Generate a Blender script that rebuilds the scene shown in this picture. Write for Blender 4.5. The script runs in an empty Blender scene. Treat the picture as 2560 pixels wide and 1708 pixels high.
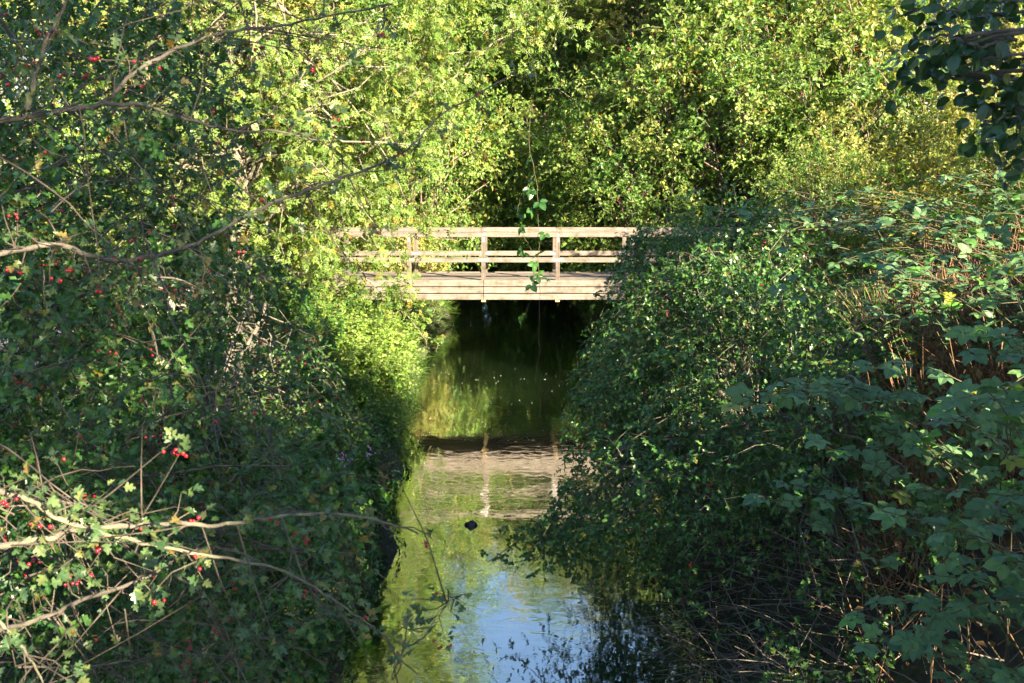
import bpy, math
import numpy as np
from mathutils import Vector, Matrix

scene = bpy.context.scene
COL = scene.collection
R = math.radians

# ------------------------------------------------------------------ camera, sky, sun, exposure
CAM_H, PITCH, LENS = 4.987, R(10.236), 35.0
cam = bpy.data.cameras.new('camera')
cam.lens = LENS; cam.sensor_width = 36.0; cam.clip_start = 0.05; cam.clip_end = 2000
cam.dof.use_dof = True; cam.dof.focus_distance = 16.0; cam.dof.aperture_fstop = 9.0
camo = bpy.data.objects.new('camera', cam); COL.objects.link(camo)
camo.location = (0, 0, CAM_H); camo.rotation_euler = (math.pi/2 - PITCH, 0, 0)
scene.camera = camo

SUN_AZ, SUN_EL = R(138.0), R(22.0)          # clockwise from +Y, above the horizon
TO_SUN = np.array([math.sin(SUN_AZ)*math.cos(SUN_EL), math.cos(SUN_AZ)*math.cos(SUN_EL), math.sin(SUN_EL)])
world = bpy.data.worlds.new('World'); scene.world = world; world.use_nodes = True
nt = world.node_tree
sky = nt.nodes.new('ShaderNodeTexSky'); sky.sky_type = 'NISHITA'; sky.sun_disc = False
sky.sun_elevation = SUN_EL; sky.sun_rotation = SUN_AZ
sky.air_density = 1.0; sky.dust_density = 0.6; sky.ozone_density = 1.9
nt.links.new(sky.outputs[0], nt.nodes['Background'].inputs[0])
nt.nodes['Background'].inputs[1].default_value = 0.061
sl = bpy.data.lights.new('sun', 'SUN'); sl.energy = 5.0; sl.angle = R(0.5); sl.color = (1.0, 0.865, 0.62)
suno = bpy.data.objects.new('sun', sl); COL.objects.link(suno)
suno.rotation_euler = Vector((-TO_SUN).tolist()).to_track_quat('-Z', 'Y').to_euler()
suno.location = (20, -15, 20)
scene.view_settings.view_transform = 'Standard'; scene.view_settings.look = 'None'
scene.view_settings.gamma = 1.0; scene.view_settings.exposure = 2.75
scene.cycles.max_bounces = 4; scene.cycles.transmission_bounces = 2; scene.cycles.diffuse_bounces = 3; scene.cycles.glossy_bounces = 2
scene.cycles.adaptive_threshold = .03
scene.cycles.use_denoising = True

# ------------------------------------------------------------------ measuring helpers (photo traced at 2350 x 1568)
KF = 2560/2350.0; FPX = 2560*LENS/36.0
CT, ST = math.cos(PITCH), math.sin(PITCH)
def W(px, py, d):
    """point on the line of sight through a traced point, d metres up the stream"""
    u = (px*KF - 1280)/FPX; v = (py*KF - 854)/FPX
    dy = CT - v*ST; dz = -ST - v*CT
    return np.array([u*d/dy, d, CAM_H + dz*d/dy])
def proj(P):
    P = np.asarray(P); h = CAM_H - P[..., 2]
    zc = P[..., 1]*CT + h*ST; vc = h*CT - P[..., 1]*ST
    zc = np.where(np.abs(zc) < .05, .05, zc)
    x = (1280 + FPX*P[..., 0]/zc)/KF; y = (854 + FPX*vc/zc)/KF
    return np.where(zc > .1, x, -9999), np.where(zc > .1, y, -9999), zc
def inside(px, py, poly):
    poly = np.asarray(poly, float); c = np.zeros(np.shape(px), bool); n = len(poly)
    for i in range(n):
        x1, y1 = poly[i]; x2, y2 = poly[(i+1) % n]
        if y1 == y2: continue
        t = ((y1 > py) != (y2 > py)) & (px < (x2-x1)*(py-y1)/(y2-y1)+x1)
        c ^= t
    return c
def nrm(v): return v/np.maximum(np.linalg.norm(v, axis=-1, keepdims=True), 1e-9)
UP = np.array([0, 0, 1.0])

# ------------------------------------------------------------------ mesh helpers
class MB:
    def __init__(s): s.V = []; s.F = []; s.M = []; s.T = []; s.n = 0
    def add(s, V, F, mat=0, tone=None):
        V = np.asarray(V, float).reshape(-1, 3); F = np.asarray(F, np.int64).reshape(-1, 3)
        if not len(V): return s
        s.V.append(V); s.F.append(F+s.n); s.n += len(V)
        s.M.append(np.full(len(F), mat)); s.T.append(np.full(len(V), .5) if tone is None else np.broadcast_to(tone, len(V)))
        return s
    def mesh(s, name, mats, origin=(0, 0, 0), smooth=False):
        me = bpy.data.meshes.new(name)
        V = (np.concatenate(s.V)-np.asarray(origin)).astype(np.float32); F = np.concatenate(s.F).astype(np.int32)
        me.vertices.add(len(V)); me.vertices.foreach_set('co', V.ravel())
        me.loops.add(F.size); me.loops.foreach_set('vertex_index', F.ravel())
        me.polygons.add(len(F)); me.polygons.foreach_set('loop_start', np.arange(0, F.size, 3, dtype=np.int32))
        for m in mats: me.materials.append(m)
        me.polygons.foreach_set('material_index', np.concatenate(s.M).astype(np.int32))
        a = me.attributes.new('tone', 'FLOAT', 'POINT'); a.data.foreach_set('value', np.concatenate(s.T).astype(np.float32))
        me.update(calc_edges=True)
        me.polygons.foreach_set('use_smooth', np.full(len(F), bool(smooth)))
        return me
    def build(s, name, mats, parent=None, origin=(0, 0, 0), smooth=False, kind=None):
        if not s.V: return None
        return link(name, s.mesh(name, mats if isinstance(mats, (list, tuple)) else [mats], origin, smooth), parent, kind)
def link(name, me, parent=None, kind=None):
    o = bpy.data.objects.new(name, me); COL.objects.link(o)
    if parent is not None: o.parent = parent
    if kind: o['kind'] = kind
    return o
def thing(name, label, cat, loc=(0, 0, 0), group=None):
    o = bpy.data.objects.new(name, None); COL.objects.link(o); o.empty_display_size = .2
    o.location = [float(c) for c in loc]; return tag(o, label, cat, group)
def tag(o, label, cat, group=None):
    o['label'] = label; o['category'] = cat
    if group: o['group'] = group
    return o
def copy_tree(root, loc, rz, sc, label, group=None):
    c = root.copy(); COL.objects.link(c); c.location = loc; c.rotation_euler = (0, 0, rz)
    c.scale = sc if isinstance(sc, tuple) else (sc, sc, sc); c['label'] = label
    if group: c['group'] = group
    for ch in list(root.children):
        k = ch.copy(); COL.objects.link(k); k.parent = c
    return c

def tubes(P, Rr, sides=4):
    """many tubes of equal point count: P (n,k,3), Rr (n,k)"""
    P = np.asarray(P, float); n, k, _ = P.shape
    if n == 0: return np.zeros((0, 3)), np.zeros((0, 3), int)
    T = np.empty_like(P); T[:, 1:-1] = P[:, 2:]-P[:, :-2]; T[:, 0] = P[:, 1]-P[:, 0]; T[:, -1] = P[:, -1]-P[:, -2]; T = nrm(T)
    ref = np.where(np.abs(T[:, :1, 2:3]) > .85, np.array([1., 0, 0]), UP)
    U = nrm(np.cross(T, np.broadcast_to(ref, T.shape))); B = np.cross(T, U)
    a = np.arange(sides)/sides*2*np.pi
    V = P[:, :, None]+(U[:, :, None]*np.cos(a)[:, None]+B[:, :, None]*np.sin(a)[:, None])*np.asarray(Rr)[:, :, None, None]
    i = np.arange(n)[:, None, None]*k*sides; j = np.arange(k-1)[None, :, None]*sides; q = np.arange(sides)[None, None, :]; q2 = (q+1) % sides
    A, Bq, Cq, D = i+j+q, i+j+q2, i+j+sides+q2, i+j+sides+q
    F = np.stack([np.stack([A, Bq, Cq], -1), np.stack([A, Cq, D], -1)], 3).reshape(-1, 3)
    return V.reshape(-1, 3), F
def smooth_line(pts, n, rng=None, wob=0.0):
    """Catmull-Rom through traced points, n samples, a little wobble"""
    p = np.asarray(pts, float); p = np.vstack([2*p[0]-p[1], p, 2*p[-1]-p[-2]])
    m = len(p)-3; t = np.linspace(0, m-1e-6, n); i = t.astype(int); f = (t-i)[:, None]
    a, b, c, d = p[i], p[i+1], p[i+2], p[i+3]
    o = .5*(2*b+(c-a)*f+(2*a-5*b+4*c-d)*f*f+(3*b-a-3*c+d)*f**3)
    if rng is not None and wob: o[1:-1] += rng.normal(0, wob, (n-2, 3))
    return o

# leaf templates: x along the leaf, y across, z out of it
def fold(pts, f=.25, c=.18):
    p = np.array([(x, y, f*abs(y)-c*x*x) for x, y in pts]); return p
TP = {}
TP['kite'] = (fold([(0, 0), (.45, .3), (1, 0), (.45, -.3)]), np.array([(0, 2, 1), (0, 3, 2)]))
TP['oval'] = (fold([(0, 0), (.28, .26), (.65, .25), (1, 0), (.65, -.25), (.28, -.26), (.45, 0)]),
              np.array([(0, 6, 1), (1, 6, 2), (2, 6, 3), (3, 6, 4), (4, 6, 5), (5, 6, 0)]))
TP['oval4'] = (fold([(0, 0), (.45, .3), (1, 0), (.45, -.3), (.42, 0)]), np.array([(0, 4, 1), (1, 4, 2), (2, 4, 3), (3, 4, 0)]))
TP['round'] = (fold([(0, 0), (.12, .26), (.42, .41), (.78, .33), (1, .06), (1, -.06), (.78, -.33), (.42, -.41), (.12, -.26), (.5, 0)], .22, .2),
               np.array([(i, 9, i+1) for i in range(8)]+[(8, 9, 0)])[:, [0, 1, 2]])
_l = [(0.16, .03), (.27, .34), (.40, .38), (.45, .13), (.60, .30), (.72, .29), (.76, .10), (.93, .10)]
_h = [(0, 0)]+_l+[(1, 0)]+[(x, -y) for x, y in _l[::-1]]+[(.5, 0)]
TP['haw'] = (fold(_h, .28, .2), np.array([(i, 18, (i+1) % 18) for i in range(18)]))
_q = [(0, 0), (.28, .37), (.46, .13), (.68, .30), (1, 0)]
TP['hawlow'] = (fold(_q+[(x, -y) for x, y in _q[-2:0:-1]]+[(.5, 0)], .28, .2), np.array([(i, 8, (i+1) % 8) for i in range(8)]))
def leaflet(base, ang, ln, wd, tilt=0.0):
    ca, sa = math.cos(ang), math.sin(ang)
    p = [(0, 0), (.1, .27), (.42, .44), (.75, .3), (1, 0), (.75, -.3), (.42, -.44), (.1, -.27), (.48, 0)]
    o = []
    for x, y in p:
        z = .30*abs(y)*wd-.22*x*x*ln+tilt*x*ln
        X, Y = x*ln, y*wd*1.15
        o.append((base[0]+X*ca-Y*sa, base[1]+X*sa+Y*ca, z))
    return np.array(o), np.array([(i, 8, (i+1) % 8) for i in range(8)])
def compound(specs):
    V = []; F = []; n = 0
    for s in specs:
        v, f = leaflet(*s); V.append(v); F.append(f+n); n += len(v)
    return np.vstack(V), np.vstack(F)
TP['bramble5'] = compound([((.46, 0), 0, .54, .44), ((.38, .03), 1.12, .50, .37, .05), ((.38, -.03), -1.12, .50, .37, -.05), ((.3, .03), 2.2, .40, .29), ((.3, -.03), -2.2, .40, .29)])
TP['bramble3'] = compound([((.38, 0), 0, .62, .48), ((.30, .03), 1.3, .54, .40, .08), ((.30, -.03), -1.3, .54, .40, .02)])
def pinnate(n=3):
    V = []; F = []; k = 0
    kv, kf = TP['kite']
    for b, a, l in [(.62, 0, .38)]+[(.22+.2*i, s*1.0, .36) for i in range(n) for s in (1, -1)]:
        ca, sa = math.cos(a), math.sin(a)
        v = kv*l; v = np.stack([b+v[:, 0]*ca-v[:, 1]*sa*.85, v[:, 0]*sa+v[:, 1]*ca*.85, v[:, 2]-.2*(b+v[:, 0]*ca)**2], 1)
        V.append(v); F.append(kf+k); k += 4
    return np.vstack(V), np.vstack(F)
TP['pinnate'] = pinnate()
_cv = [(0, 0), (.16, .52), (.3, .3), (.55, .45), (.58, .2), (1, 0)]
TP['lobed'] = (fold(_cv+[(x, -y) for x, y in _cv[-2:0:-1]]+[(.4, 0)], .2, .25), np.array([(i, 10, (i+1) % 10) for i in range(10)]))
TP['blade'] = (np.array([(0, .016, 0), (0, -.016, 0), (.55, .014, .06), (.55, -.014, .06), (1, 0, -.12)]), np.array([(0, 1, 3), (0, 3, 2), (2, 3, 4)]))

def frames(T, N):
    T = nrm(T); B = nrm(np.cross(N, T)); return T, B, np.cross(T, B)
def leaves_VF(tp, P, T, N, S):
    v, f = TP[tp]; T, B, N = frames(T, N); S = np.broadcast_to(S, len(P))[:, None, None]
    V = P[:, None]+S*(v[None, :, :1]*T[:, None]+v[None, :, 1:2]*B[:, None]+v[None, :, 2:]*N[:, None])
    F = f[None]+(np.arange(len(P))*len(v))[:, None, None]
    return V.reshape(-1, 3), F.reshape(-1, 3), len(v)
def add_leaves(mb, tp, L, mat=0):
    if not len(L['P']): return
    V, F, k = leaves_VF(tp, L['P'], L['T'], L['N'], L['S'])
    off = np.zeros(k)
    if tp in ('haw', 'hawlow', 'round', 'oval', 'oval4'): off[-1] = .14
    if tp.startswith('bramble'): off[8::9] = .16
    mb.add(V, F, mat, np.clip((L['tone'][:, None]+np.where(L['tone'][:, None] < .9, off[None], 0)).ravel(), 0, 1))
def pick(L, m): return {k: v[m] for k, v in L.items()}
def join(Ls): return {k: np.concatenate([l[k] for l in Ls]) for k in Ls[0]}

def sprays(rng, C, OUT, n_tw, n_lf, tl, ll, droop=.25, upn=.8, spread=.12, reject=None, outw=.6, lean=None, on=.45):
    """leafy twigs round clump centres C; gives twig lines and leaf frames"""
    M = len(C); c = np.repeat(C, n_tw, 0); o = np.repeat(OUT, n_tw, 0); N = len(c)
    st = c+rng.normal(0, spread, (N, 3)); d = nrm(o*outw+rng.normal(0, .7, (N, 3))+UP*.12)
    L = tl*rng.uniform(.55, 1.35, N); s = np.array([0, .35, .7, 1.0])
    P = st[:, None]+d[:, None]*(L[:, None]*s)[:, :, None]; P[:, :, 2] -= droop*(L[:, None]*s*s)
    P[:, 1:] += rng.normal(0, .035*tl, (N, 3, 3))
    if reject is not None:
        k = ~(reject(P[:, 3]) | reject(P[:, 1])); P, o, L, d = P[k], o[k], L[k], d[k]; N = len(P)
    t = rng.uniform(.08, 1.04, (N, n_lf)); x = np.interp(t, s, np.arange(4)); i = np.minimum(x.astype(int), 2); f = (x-i)[..., None]
    r = np.arange(N)[:, None]; A, B = P[r, i], P[r, i+1]
    pos = (A+(B-A)*f).reshape(-1, 3); tan = nrm(B-A).reshape(-1, 3); oo = np.repeat(o, n_lf, 0); n = len(pos)
    T = nrm(tan*.55+rng.normal(0, .6, (n, 3))+oo*.15); T[:, 2] -= .12
    Nn = nrm(UP*upn+rng.normal(0, .45, (n, 3))+oo*on+(0 if lean is None else np.asarray(lean)))
    Lf = dict(P=pos, T=nrm(T), N=Nn, S=ll*rng.uniform(.6, 1.3, n), tone=np.clip(np.repeat(rng.normal(.45, .16, M), n_tw*n_lf)[:n] if reject is None else rng.normal(.45, .12, n), 0, 1)+rng.normal(0, .13, n))
    Lf['tone'] = np.where(rng.random(n) < .025, .97, np.clip(Lf['tone'], 0, .88))
    return P, Lf
def limb_lines(rng, starts, C, k=6, sag=.12, wob=.04):
    n = len(C); t = np.linspace(0, 1, k)[None, :, None]; d = np.linalg.norm(C-starts, axis=1)[:, None]
    m = (starts+C)/2+UP*sag*d+rng.normal(0, .10, (n, 3))*d
    P = (1-t)**2*starts[:, None]+2*t*(1-t)*m[:, None]+t*t*C[:, None]
    P[:, 1:-1] += rng.normal(0, 1, (n, k-2, 3))*wob*d[:, :, None]
    return P
def berry_mesh(rng, mb, pts, r, mat=0):
    a = np.array([(0, 0, 1.05)]+[(math.cos(i*2*math.pi/5)*.9, math.sin(i*2*math.pi/5)*.9, .45) for i in range(5)]+[(math.cos((i+.5)*2*math.pi/5)*.9, math.sin((i+.5)*2*math.pi/5)*.9, -.45) for i in range(5)]+[(0, 0, -1.05)])
    f = []
    for i in range(5):
        j = (i+1) % 5; f += [(0, 1+i, 1+j), (1+i, 6+i, 1+j), (1+j, 6+i, 6+j), (6+i, 11, 6+j)]
    f = np.array(f); n = len(pts); s = np.broadcast_to(r, n)[:, None, None]
    mb.add((np.asarray(pts)[:, None]+a[None]*s).reshape(-1, 3), (f[None]+(np.arange(n)*12)[:, None, None]).reshape(-1, 3), mat, np.repeat(rng.random(n), 12))
def box(mb, x0, x1, y0, y1, z0, z1, mat=0, tone=.5, b=.004):
    """box with chamfered long edges"""
    b = min(b, (x1-x0)*.3, (y1-y0)*.3, (z1-z0)*.3)
    V = []
    for z, e in ((z0, b), (z0+b, 0), (z1-b, 0), (z1, b)):
        V += [(x0+e, y0+e, z), (x1-e, y0+e, z), (x1-e, y1-e, z), (x0+e, y1-e, z)]
    F = [(0, 2, 1), (0, 3, 2), (12, 13, 14), (12, 14, 15)]
    for l in range(3):
        for i in range(4):
            j = (i+1) % 4; a, c = l*4, l*4+4; F += [(a+i, a+j, c+j), (a+i, c+j, c+i)]
    mb.add(V, F, mat, tone)

# ------------------------------------------------------------------ materials
def new_mat(name):
    m = bpy.data.materials.new(name); m.use_nodes = True; t = m.node_tree; b = t.nodes['Principled BSDF']; return m, t, b
def ramp(t, stops):
    r = t.nodes.new('ShaderNodeValToRGB'); e = r.color_ramp.elements
    while len(e) < len(stops): e.new(.5)
    for q, (p, c) in zip(e, stops): q.position = p; q.color = (*c, 1)
    return r
def leaf_mat(name, stops, trans=.32, rough=.42, spec=.45, tcol=(1.25, 1.25, .55)):
    m, t, b = new_mat(name); L = t.links
    at = t.nodes.new('ShaderNodeAttribute'); at.attribute_name = 'tone'
    r = ramp(t, stops); L.new(at.outputs['Fac'], r.inputs[0])
    tc = t.nodes.new('ShaderNodeTexCoord'); nz = t.nodes.new('ShaderNodeTexNoise'); nz.inputs['Scale'].default_value = 60; nz.inputs['Detail'].default_value = 2
    L.new(tc.outputs['Object'], nz.inputs['Vector'])
    mm = t.nodes.new('ShaderNodeMapRange'); mm.inputs[1].default_value = .3; mm.inputs[2].default_value = .7; mm.inputs[3].default_value = .75; mm.inputs[4].default_value = 1.2
    L.new(nz.outputs[0], mm.inputs[0])
    mx = t.nodes.new('ShaderNodeMix'); mx.data_type = 'RGBA'; mx.blend_type = 'MULTIPLY'; mx.inputs[0].default_value = 1
    L.new(r.outputs[0], mx.inputs[6]); L.new(mm.outputs[0], mx.inputs[7])
    L.new(mx.outputs[2], b.inputs['Base Color']); b.inputs['Roughness'].default_value = rough; b.inputs['Specular IOR Level'].default_value = spec
    tr = t.nodes.new('ShaderNodeBsdfTranslucent'); m2 = t.nodes.new('ShaderNodeMix'); m2.data_type = 'RGBA'; m2.blend_type = 'MULTIPLY'; m2.inputs[0].default_value = 1
    m2.inputs[7].default_value = (*tcol, 1); L.new(mx.outputs[2], m2.inputs[6]); L.new(m2.outputs[2], tr.inputs[0])
    ms = t.nodes.new('ShaderNodeMixShader'); ms.inputs[0].default_value = trans
    L.new(b.outputs[0], ms.inputs[1]); L.new(tr.outputs[0], ms.inputs[2])
    L.new(ms.outputs[0], t.nodes['Material Output'].inputs[0]); return m
def bark_mat(name, c1, c2, c3, scale=14, stretch=1):
    m, t, b = new_mat(name); L = t.links
    tc = t.nodes.new('ShaderNodeTexCoord'); nz = t.nodes.new('ShaderNodeTexNoise'); nz.inputs['Scale'].default_value = scale; nz.inputs['Detail'].default_value = 6; nz.inputs['Roughness'].default_value = .65
    L.new(tc.outputs['Object'], nz.inputs['Vector']); r = ramp(t, [(.3, c1), (.52, c2), (.68, c3)]); L.new(nz.outputs[0], r.inputs[0])
    L.new(r.outputs[0], b.inputs['Base Color']); b.inputs['Roughness'].default_value = .85
    bp = t.nodes.new('ShaderNodeBump'); bp.inputs['Strength'].default_value = .6; bp.inputs['Distance'].default_value = .01
    n2 = t.nodes.new('ShaderNodeTexNoise'); n2.inputs['Scale'].default_value = scale*4; n2.inputs['Detail'].default_value = 4
    L.new(tc.outputs['Object'], n2.inputs['Vector']); L.new(n2.outputs[0], bp.inputs['Height']); L.new(bp.outputs[0], b.inputs['Normal']); return m
def plain(name, col, rough=.6, metal=0, noise=.25, scale=30):
    m, t, b = new_mat(name); L = t.links
    tc = t.nodes.new('ShaderNodeTexCoord'); nz = t.nodes.new('ShaderNodeTexNoise'); nz.inputs['Scale'].default_value = scale; nz.inputs['Detail'].default_value = 4
    L.new(tc.outputs['Object'], nz.inputs['Vector'])
    r = ramp(t, [(.3, tuple(c*(1-noise) for c in col)), (.7, tuple(min(1, c*(1+noise)) for c in col))]); L.new(nz.outputs[0], r.inputs[0])
    L.new(r.outputs[0], b.inputs['Base Color']); b.inputs['Roughness'].default_value = rough; b.inputs['Metallic'].default_value = metal; return m

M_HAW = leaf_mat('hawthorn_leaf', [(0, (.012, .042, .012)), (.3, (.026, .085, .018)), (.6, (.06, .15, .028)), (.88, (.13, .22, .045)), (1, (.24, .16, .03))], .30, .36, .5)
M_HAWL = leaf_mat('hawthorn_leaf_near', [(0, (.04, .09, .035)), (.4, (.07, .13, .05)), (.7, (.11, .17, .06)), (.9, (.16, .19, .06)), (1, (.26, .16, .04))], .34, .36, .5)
M_TREE = leaf_mat('woodland_leaf', [(0, (.04, .11, .02)), (.28, (.085, .175, .03)), (.5, (.16, .26, .05)), (.88, (.31, .35, .10)), (1, (.42, .26, .05))], .45, .42, .4)
M_YEL = leaf_mat('yellowing_leaf', [(0, (.10, .16, .03)), (.28, (.24, .29, .06)), (.55, (.38, .37, .11)), (.9, (.48, .42, .15)), (1, (.45, .26, .06))], .45, .45, .35)  # paler, yellower woodland leaf: sun glow put into its colour
M_ELD = leaf_mat('elder_leaf', [(0, (.05, .11, .025)), (.35, (.12, .20, .035)), (.65, (.22, .29, .07)), (.9, (.24, .26, .05)), (1, (.3, .2, .04))], .40, .4, .4)
M_BRA = leaf_mat('bramble_leaf', [(0, (.05, .11, .045)), (.4, (.08, .165, .065)), (.7, (.10, .195, .065)), (.9, (.10, .27, .03)), (1, (.30, .27, .03))], .2, .5, .4)
M_ALD = leaf_mat('alder_leaf', [(0, (.018, .05, .02)), (.5, (.034, .085, .028)), (.85, (.05, .12, .03)), (1, (.12, .17, .03))], .22, .33, .55)
M_HERB = leaf_mat('bank_herb_leaf', [(0, (.03, .10, .02)), (.4, (.05, .14, .03)), (.7, (.09, .19, .035)), (.9, (.14, .22, .05)), (1, (.22, .22, .05))], .36, .42, .4)
M_GRASS = leaf_mat('grass_blade', [(0, (.05, .11, .02)), (.4, (.09, .17, .03)), (.8, (.16, .22, .05)), (1, (.30, .26, .10))], .40, .45, .35)
M_LITTER = leaf_mat('leaf_litter', [(0, (.06, .035, .015)), (.4, (.12, .068, .03)), (.7, (.20, .12, .05)), (1, (.30, .20, .09))], .2, .7, .2)
M_BARK = bark_mat('hawthorn_bark', (.045, .036, .028), (.12, .10, .08), (.20, .19, .11), 12)
M_BARKL = bark_mat('lichened_bark', (.06, .05, .04), (.16, .135, .10), (.27, .26, .11), 22)
M_TRUNK = bark_mat('woodland_bark', (.06, .045, .03), (.15, .12, .085), (.26, .23, .16), 6)
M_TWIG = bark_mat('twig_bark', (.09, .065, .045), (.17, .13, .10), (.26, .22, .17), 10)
M_TWIGB = bark_mat('shaded_twig_bark', (.035, .026, .018), (.075, .058, .042), (.14, .115, .085), 10)  # darker twig bark, so the twigs look less pale
M_HERBSUN = leaf_mat('lime_herb_leaf', [(0, (.10, .19, .03)), (.4, (.20, .32, .05)), (.7, (.30, .40, .09)), (1, (.38, .42, .14))], .42, .45, .35)  # brighter herb green: sunlight on the bank put into the leaf colour
M_CANE = bark_mat('bramble_cane', (.045, .045, .02), (.085, .07, .03), (.12, .06, .04), 8)
M_STALK = bark_mat('dry_stalk', (.14, .065, .028), (.26, .14, .065), (.38, .24, .125), 5)
M_HAWB, _t, _b = new_mat('haw_berry'); _b.inputs['Base Color'].default_value = (.34, .014, .025, 1); _b.inputs['Roughness'].default_value = .28
M_ELDB = plain('elder_berry', (.035, .018, .018), .4)
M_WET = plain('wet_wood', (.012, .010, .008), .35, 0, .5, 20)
M_METAL = plain('galvanised_strap', (.55, .52, .48), .45, .6, .2, 60)
M_BOLT = plain('rusty_bolt', (.16, .08, .05), .6, .3)
M_PINK = plain('balsam_petal', (.62, .30, .58), .5)
M_GOLD = plain('goldenrod_bloom', (.62, .46, .03), .6)
M_FOAM = plain('foam', (.75, .76, .72), .6)

def wood_mat(name, col, axis=0):
    m, t, b = new_mat(name); L = t.links
    tc = t.nodes.new('ShaderNodeTexCoord'); mp = t.nodes.new('ShaderNodeMapping'); sc = [48, 48, 48]; sc[axis] = 1.2; mp.inputs['Scale'].default_value = sc
    oi = t.nodes.new('ShaderNodeObjectInfo'); vm = t.nodes.new('ShaderNodeVectorMath'); vm.operation = 'SCALE'
    cb = t.nodes.new('ShaderNodeCombineXYZ')
    for i in range(3): L.new(oi.outputs['Random'], cb.inputs[i])
    vm.inputs['Scale'].default_value = 37; L.new(cb.outputs[0], vm.inputs[0])
    ad = t.nodes.new('ShaderNodeVectorMath'); L.new(tc.outputs['Object'], mp.inputs[0]); L.new(mp.outputs[0], ad.inputs[0]); L.new(vm.outputs[0], ad.inputs[1])
    nz = t.nodes.new('ShaderNodeTexNoise'); nz.inputs['Scale'].default_value = 1; nz.inputs['Detail'].default_value = 8; nz.inputs['Roughness'].default_value = .6; L.new(ad.outputs[0], nz.inputs['Vector'])
    r = ramp(t, [(.3, tuple(c*.38 for c in col)), (.44, tuple(c*.8 for c in col)), (.56, col), (.75, tuple(min(1, c*1.2) for c in col))]); L.new(nz.outputs[0], r.inputs[0])
    n2 = t.nodes.new('ShaderNodeTexNoise'); n2.inputs['Scale'].default_value = 4.5; n2.inputs['Detail'].default_value = 8; n2.inputs['Roughness'].default_value = .7; L.new(tc.outputs['Object'], n2.inputs['Vector'])
    r2 = ramp(t, [(.34, (.42, .42, .33)), (.46, (.82, .82, .76)), (.6, (1.05, 1.04, 1.06))]); L.new(n2.outputs[0], r2.inputs[0])
    mx = t.nodes.new('ShaderNodeMix'); mx.data_type = 'RGBA'; mx.blend_type = 'MULTIPLY'; mx.inputs[0].default_value = 1; L.new(r.outputs[0], mx.inputs[6]); L.new(r2.outputs[0], mx.inputs[7])
    mr = t.nodes.new('ShaderNodeMapRange'); mr.inputs[3].default_value = .9; mr.inputs[4].default_value = 1.08; L.new(oi.outputs['Random'], mr.inputs[0])
    m3 = t.nodes.new('ShaderNodeMix'); m3.data_type = 'RGBA'; m3.blend_type = 'MULTIPLY'; m3.inputs[0].default_value = 1; L.new(mx.outputs[2], m3.inputs[6]); L.new(mr.outputs[0], m3.inputs[7])
    L.new(m3.outputs[2], b.inputs['Base Color']); b.inputs['Roughness'].default_value = .8
    bp = t.nodes.new('ShaderNodeBump'); bp.inputs['Strength'].default_value = .2; bp.inputs['Distance'].default_value = .001; L.new(nz.outputs[0], bp.inputs['Height']); L.new(bp.outputs[0], b.inputs['Normal']); return m
WOODC = (.185, .148, .125)
M_WX, M_WZ, M_WY = wood_mat('weathered_board', WOODC, 0), wood_mat('weathered_post', (.135, .105, .085), 2), wood_mat('joist_end', (.50, .36, .17), 1)

# ------------------------------------------------------------------ ground, path, water
YL = [-30, 4, 8, 12, 19, 24, 31, 38, 46, 60, 300]; XL = [-1.9, -1.9, -1.8, -1.75, -2.3, -2.5, -2.1, -2.6, -6.5, -14, -80]
YR = [-30, 4, 10, 16, 22, 30, 38, 46, 60, 300]; XR = [1.9, 1.9, 1.95, 2.3, 2.7, 2.5, 2.0, -1.5, -9, -74]
def hgt(x, y):
    x = np.asarray(x, float); y = np.asarray(y, float)
    wob = .16*np.sin(y*1.7)+.1*np.sin(y*4.1+1)+.06*np.sin(y*9.3)
    el = np.interp(y, YL, XL)+wob-x; er = x-np.interp(y, YR, XR)-.14*np.sin(y*1.3+2)-.07*np.sin(y*5.2)
    zl = np.interp(el, [-5, -.6, -.05, .12, .5, 1.2, 3.0, 3.6, 8, 14, 60], [-.7, -.6, -.15, .45, .85, 1.35, 2.15, 2.22, 2.24, 2.8, 4.0])
    zr = np.interp(er, [-5, -.6, -.05, .15, .8, 2.0, 3.5, 6, 10, 60], [-.7, -.6, -.15, .35, .9, 1.9, 2.6, 3.5, 4.1, 5.0])
    dip = np.exp(-((y-23.6)/2.2)**2); zr = np.where((er > 2.0), zr*(1-dip)+np.minimum(zr, 2.15)*dip, zr)
    z = np.where(el > -.6, zl, np.where(er > -.6, zr, -.65))
    big = .05*np.sin(x*2.3+y*.7)+.06*np.sin(x*1.1-y*1.9)+.03*np.sin(x*5+y*4)
    return z+np.where((el > .1) | (er > .1), big, 0)
xs = np.unique(np.concatenate([np.linspace(-400, -30, 14), np.linspace(-30, -8, 30), np.linspace(-8, 9, 100), np.linspace(9, 30, 28), np.linspace(30, 400, 14)]))
ys = np.unique(np.concatenate([np.linspace(-200, -20, 8), np.linspace(-20, 3, 24), np.linspace(3, 34, 120), np.linspace(34, 70, 50), np.linspace(70, 500, 14)]))
gx, gy = np.meshgrid(xs, ys); gz = hgt(gx, gy)
def grid_mesh(gx, gy, gz):
    h, w = gx.shape; V = np.stack([gx, gy, gz], -1).reshape(-1, 3); i = (np.arange(h-1)[:, None]*w+np.arange(w-1)[None]).reshape(-1)
    return V, np.concatenate([np.stack([i, i+1, i+w+1], 1), np.stack([i, i+w+1, i+w], 1)])
M_SOIL, t, b = new_mat('soil')
tc = t.nodes.new('ShaderNodeTexCoord'); nz = t.nodes.new('ShaderNodeTexNoise'); nz.inputs['Scale'].default_value = 3; nz.inputs['Detail'].default_value = 8; nz.inputs['Roughness'].default_value = .7
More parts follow.
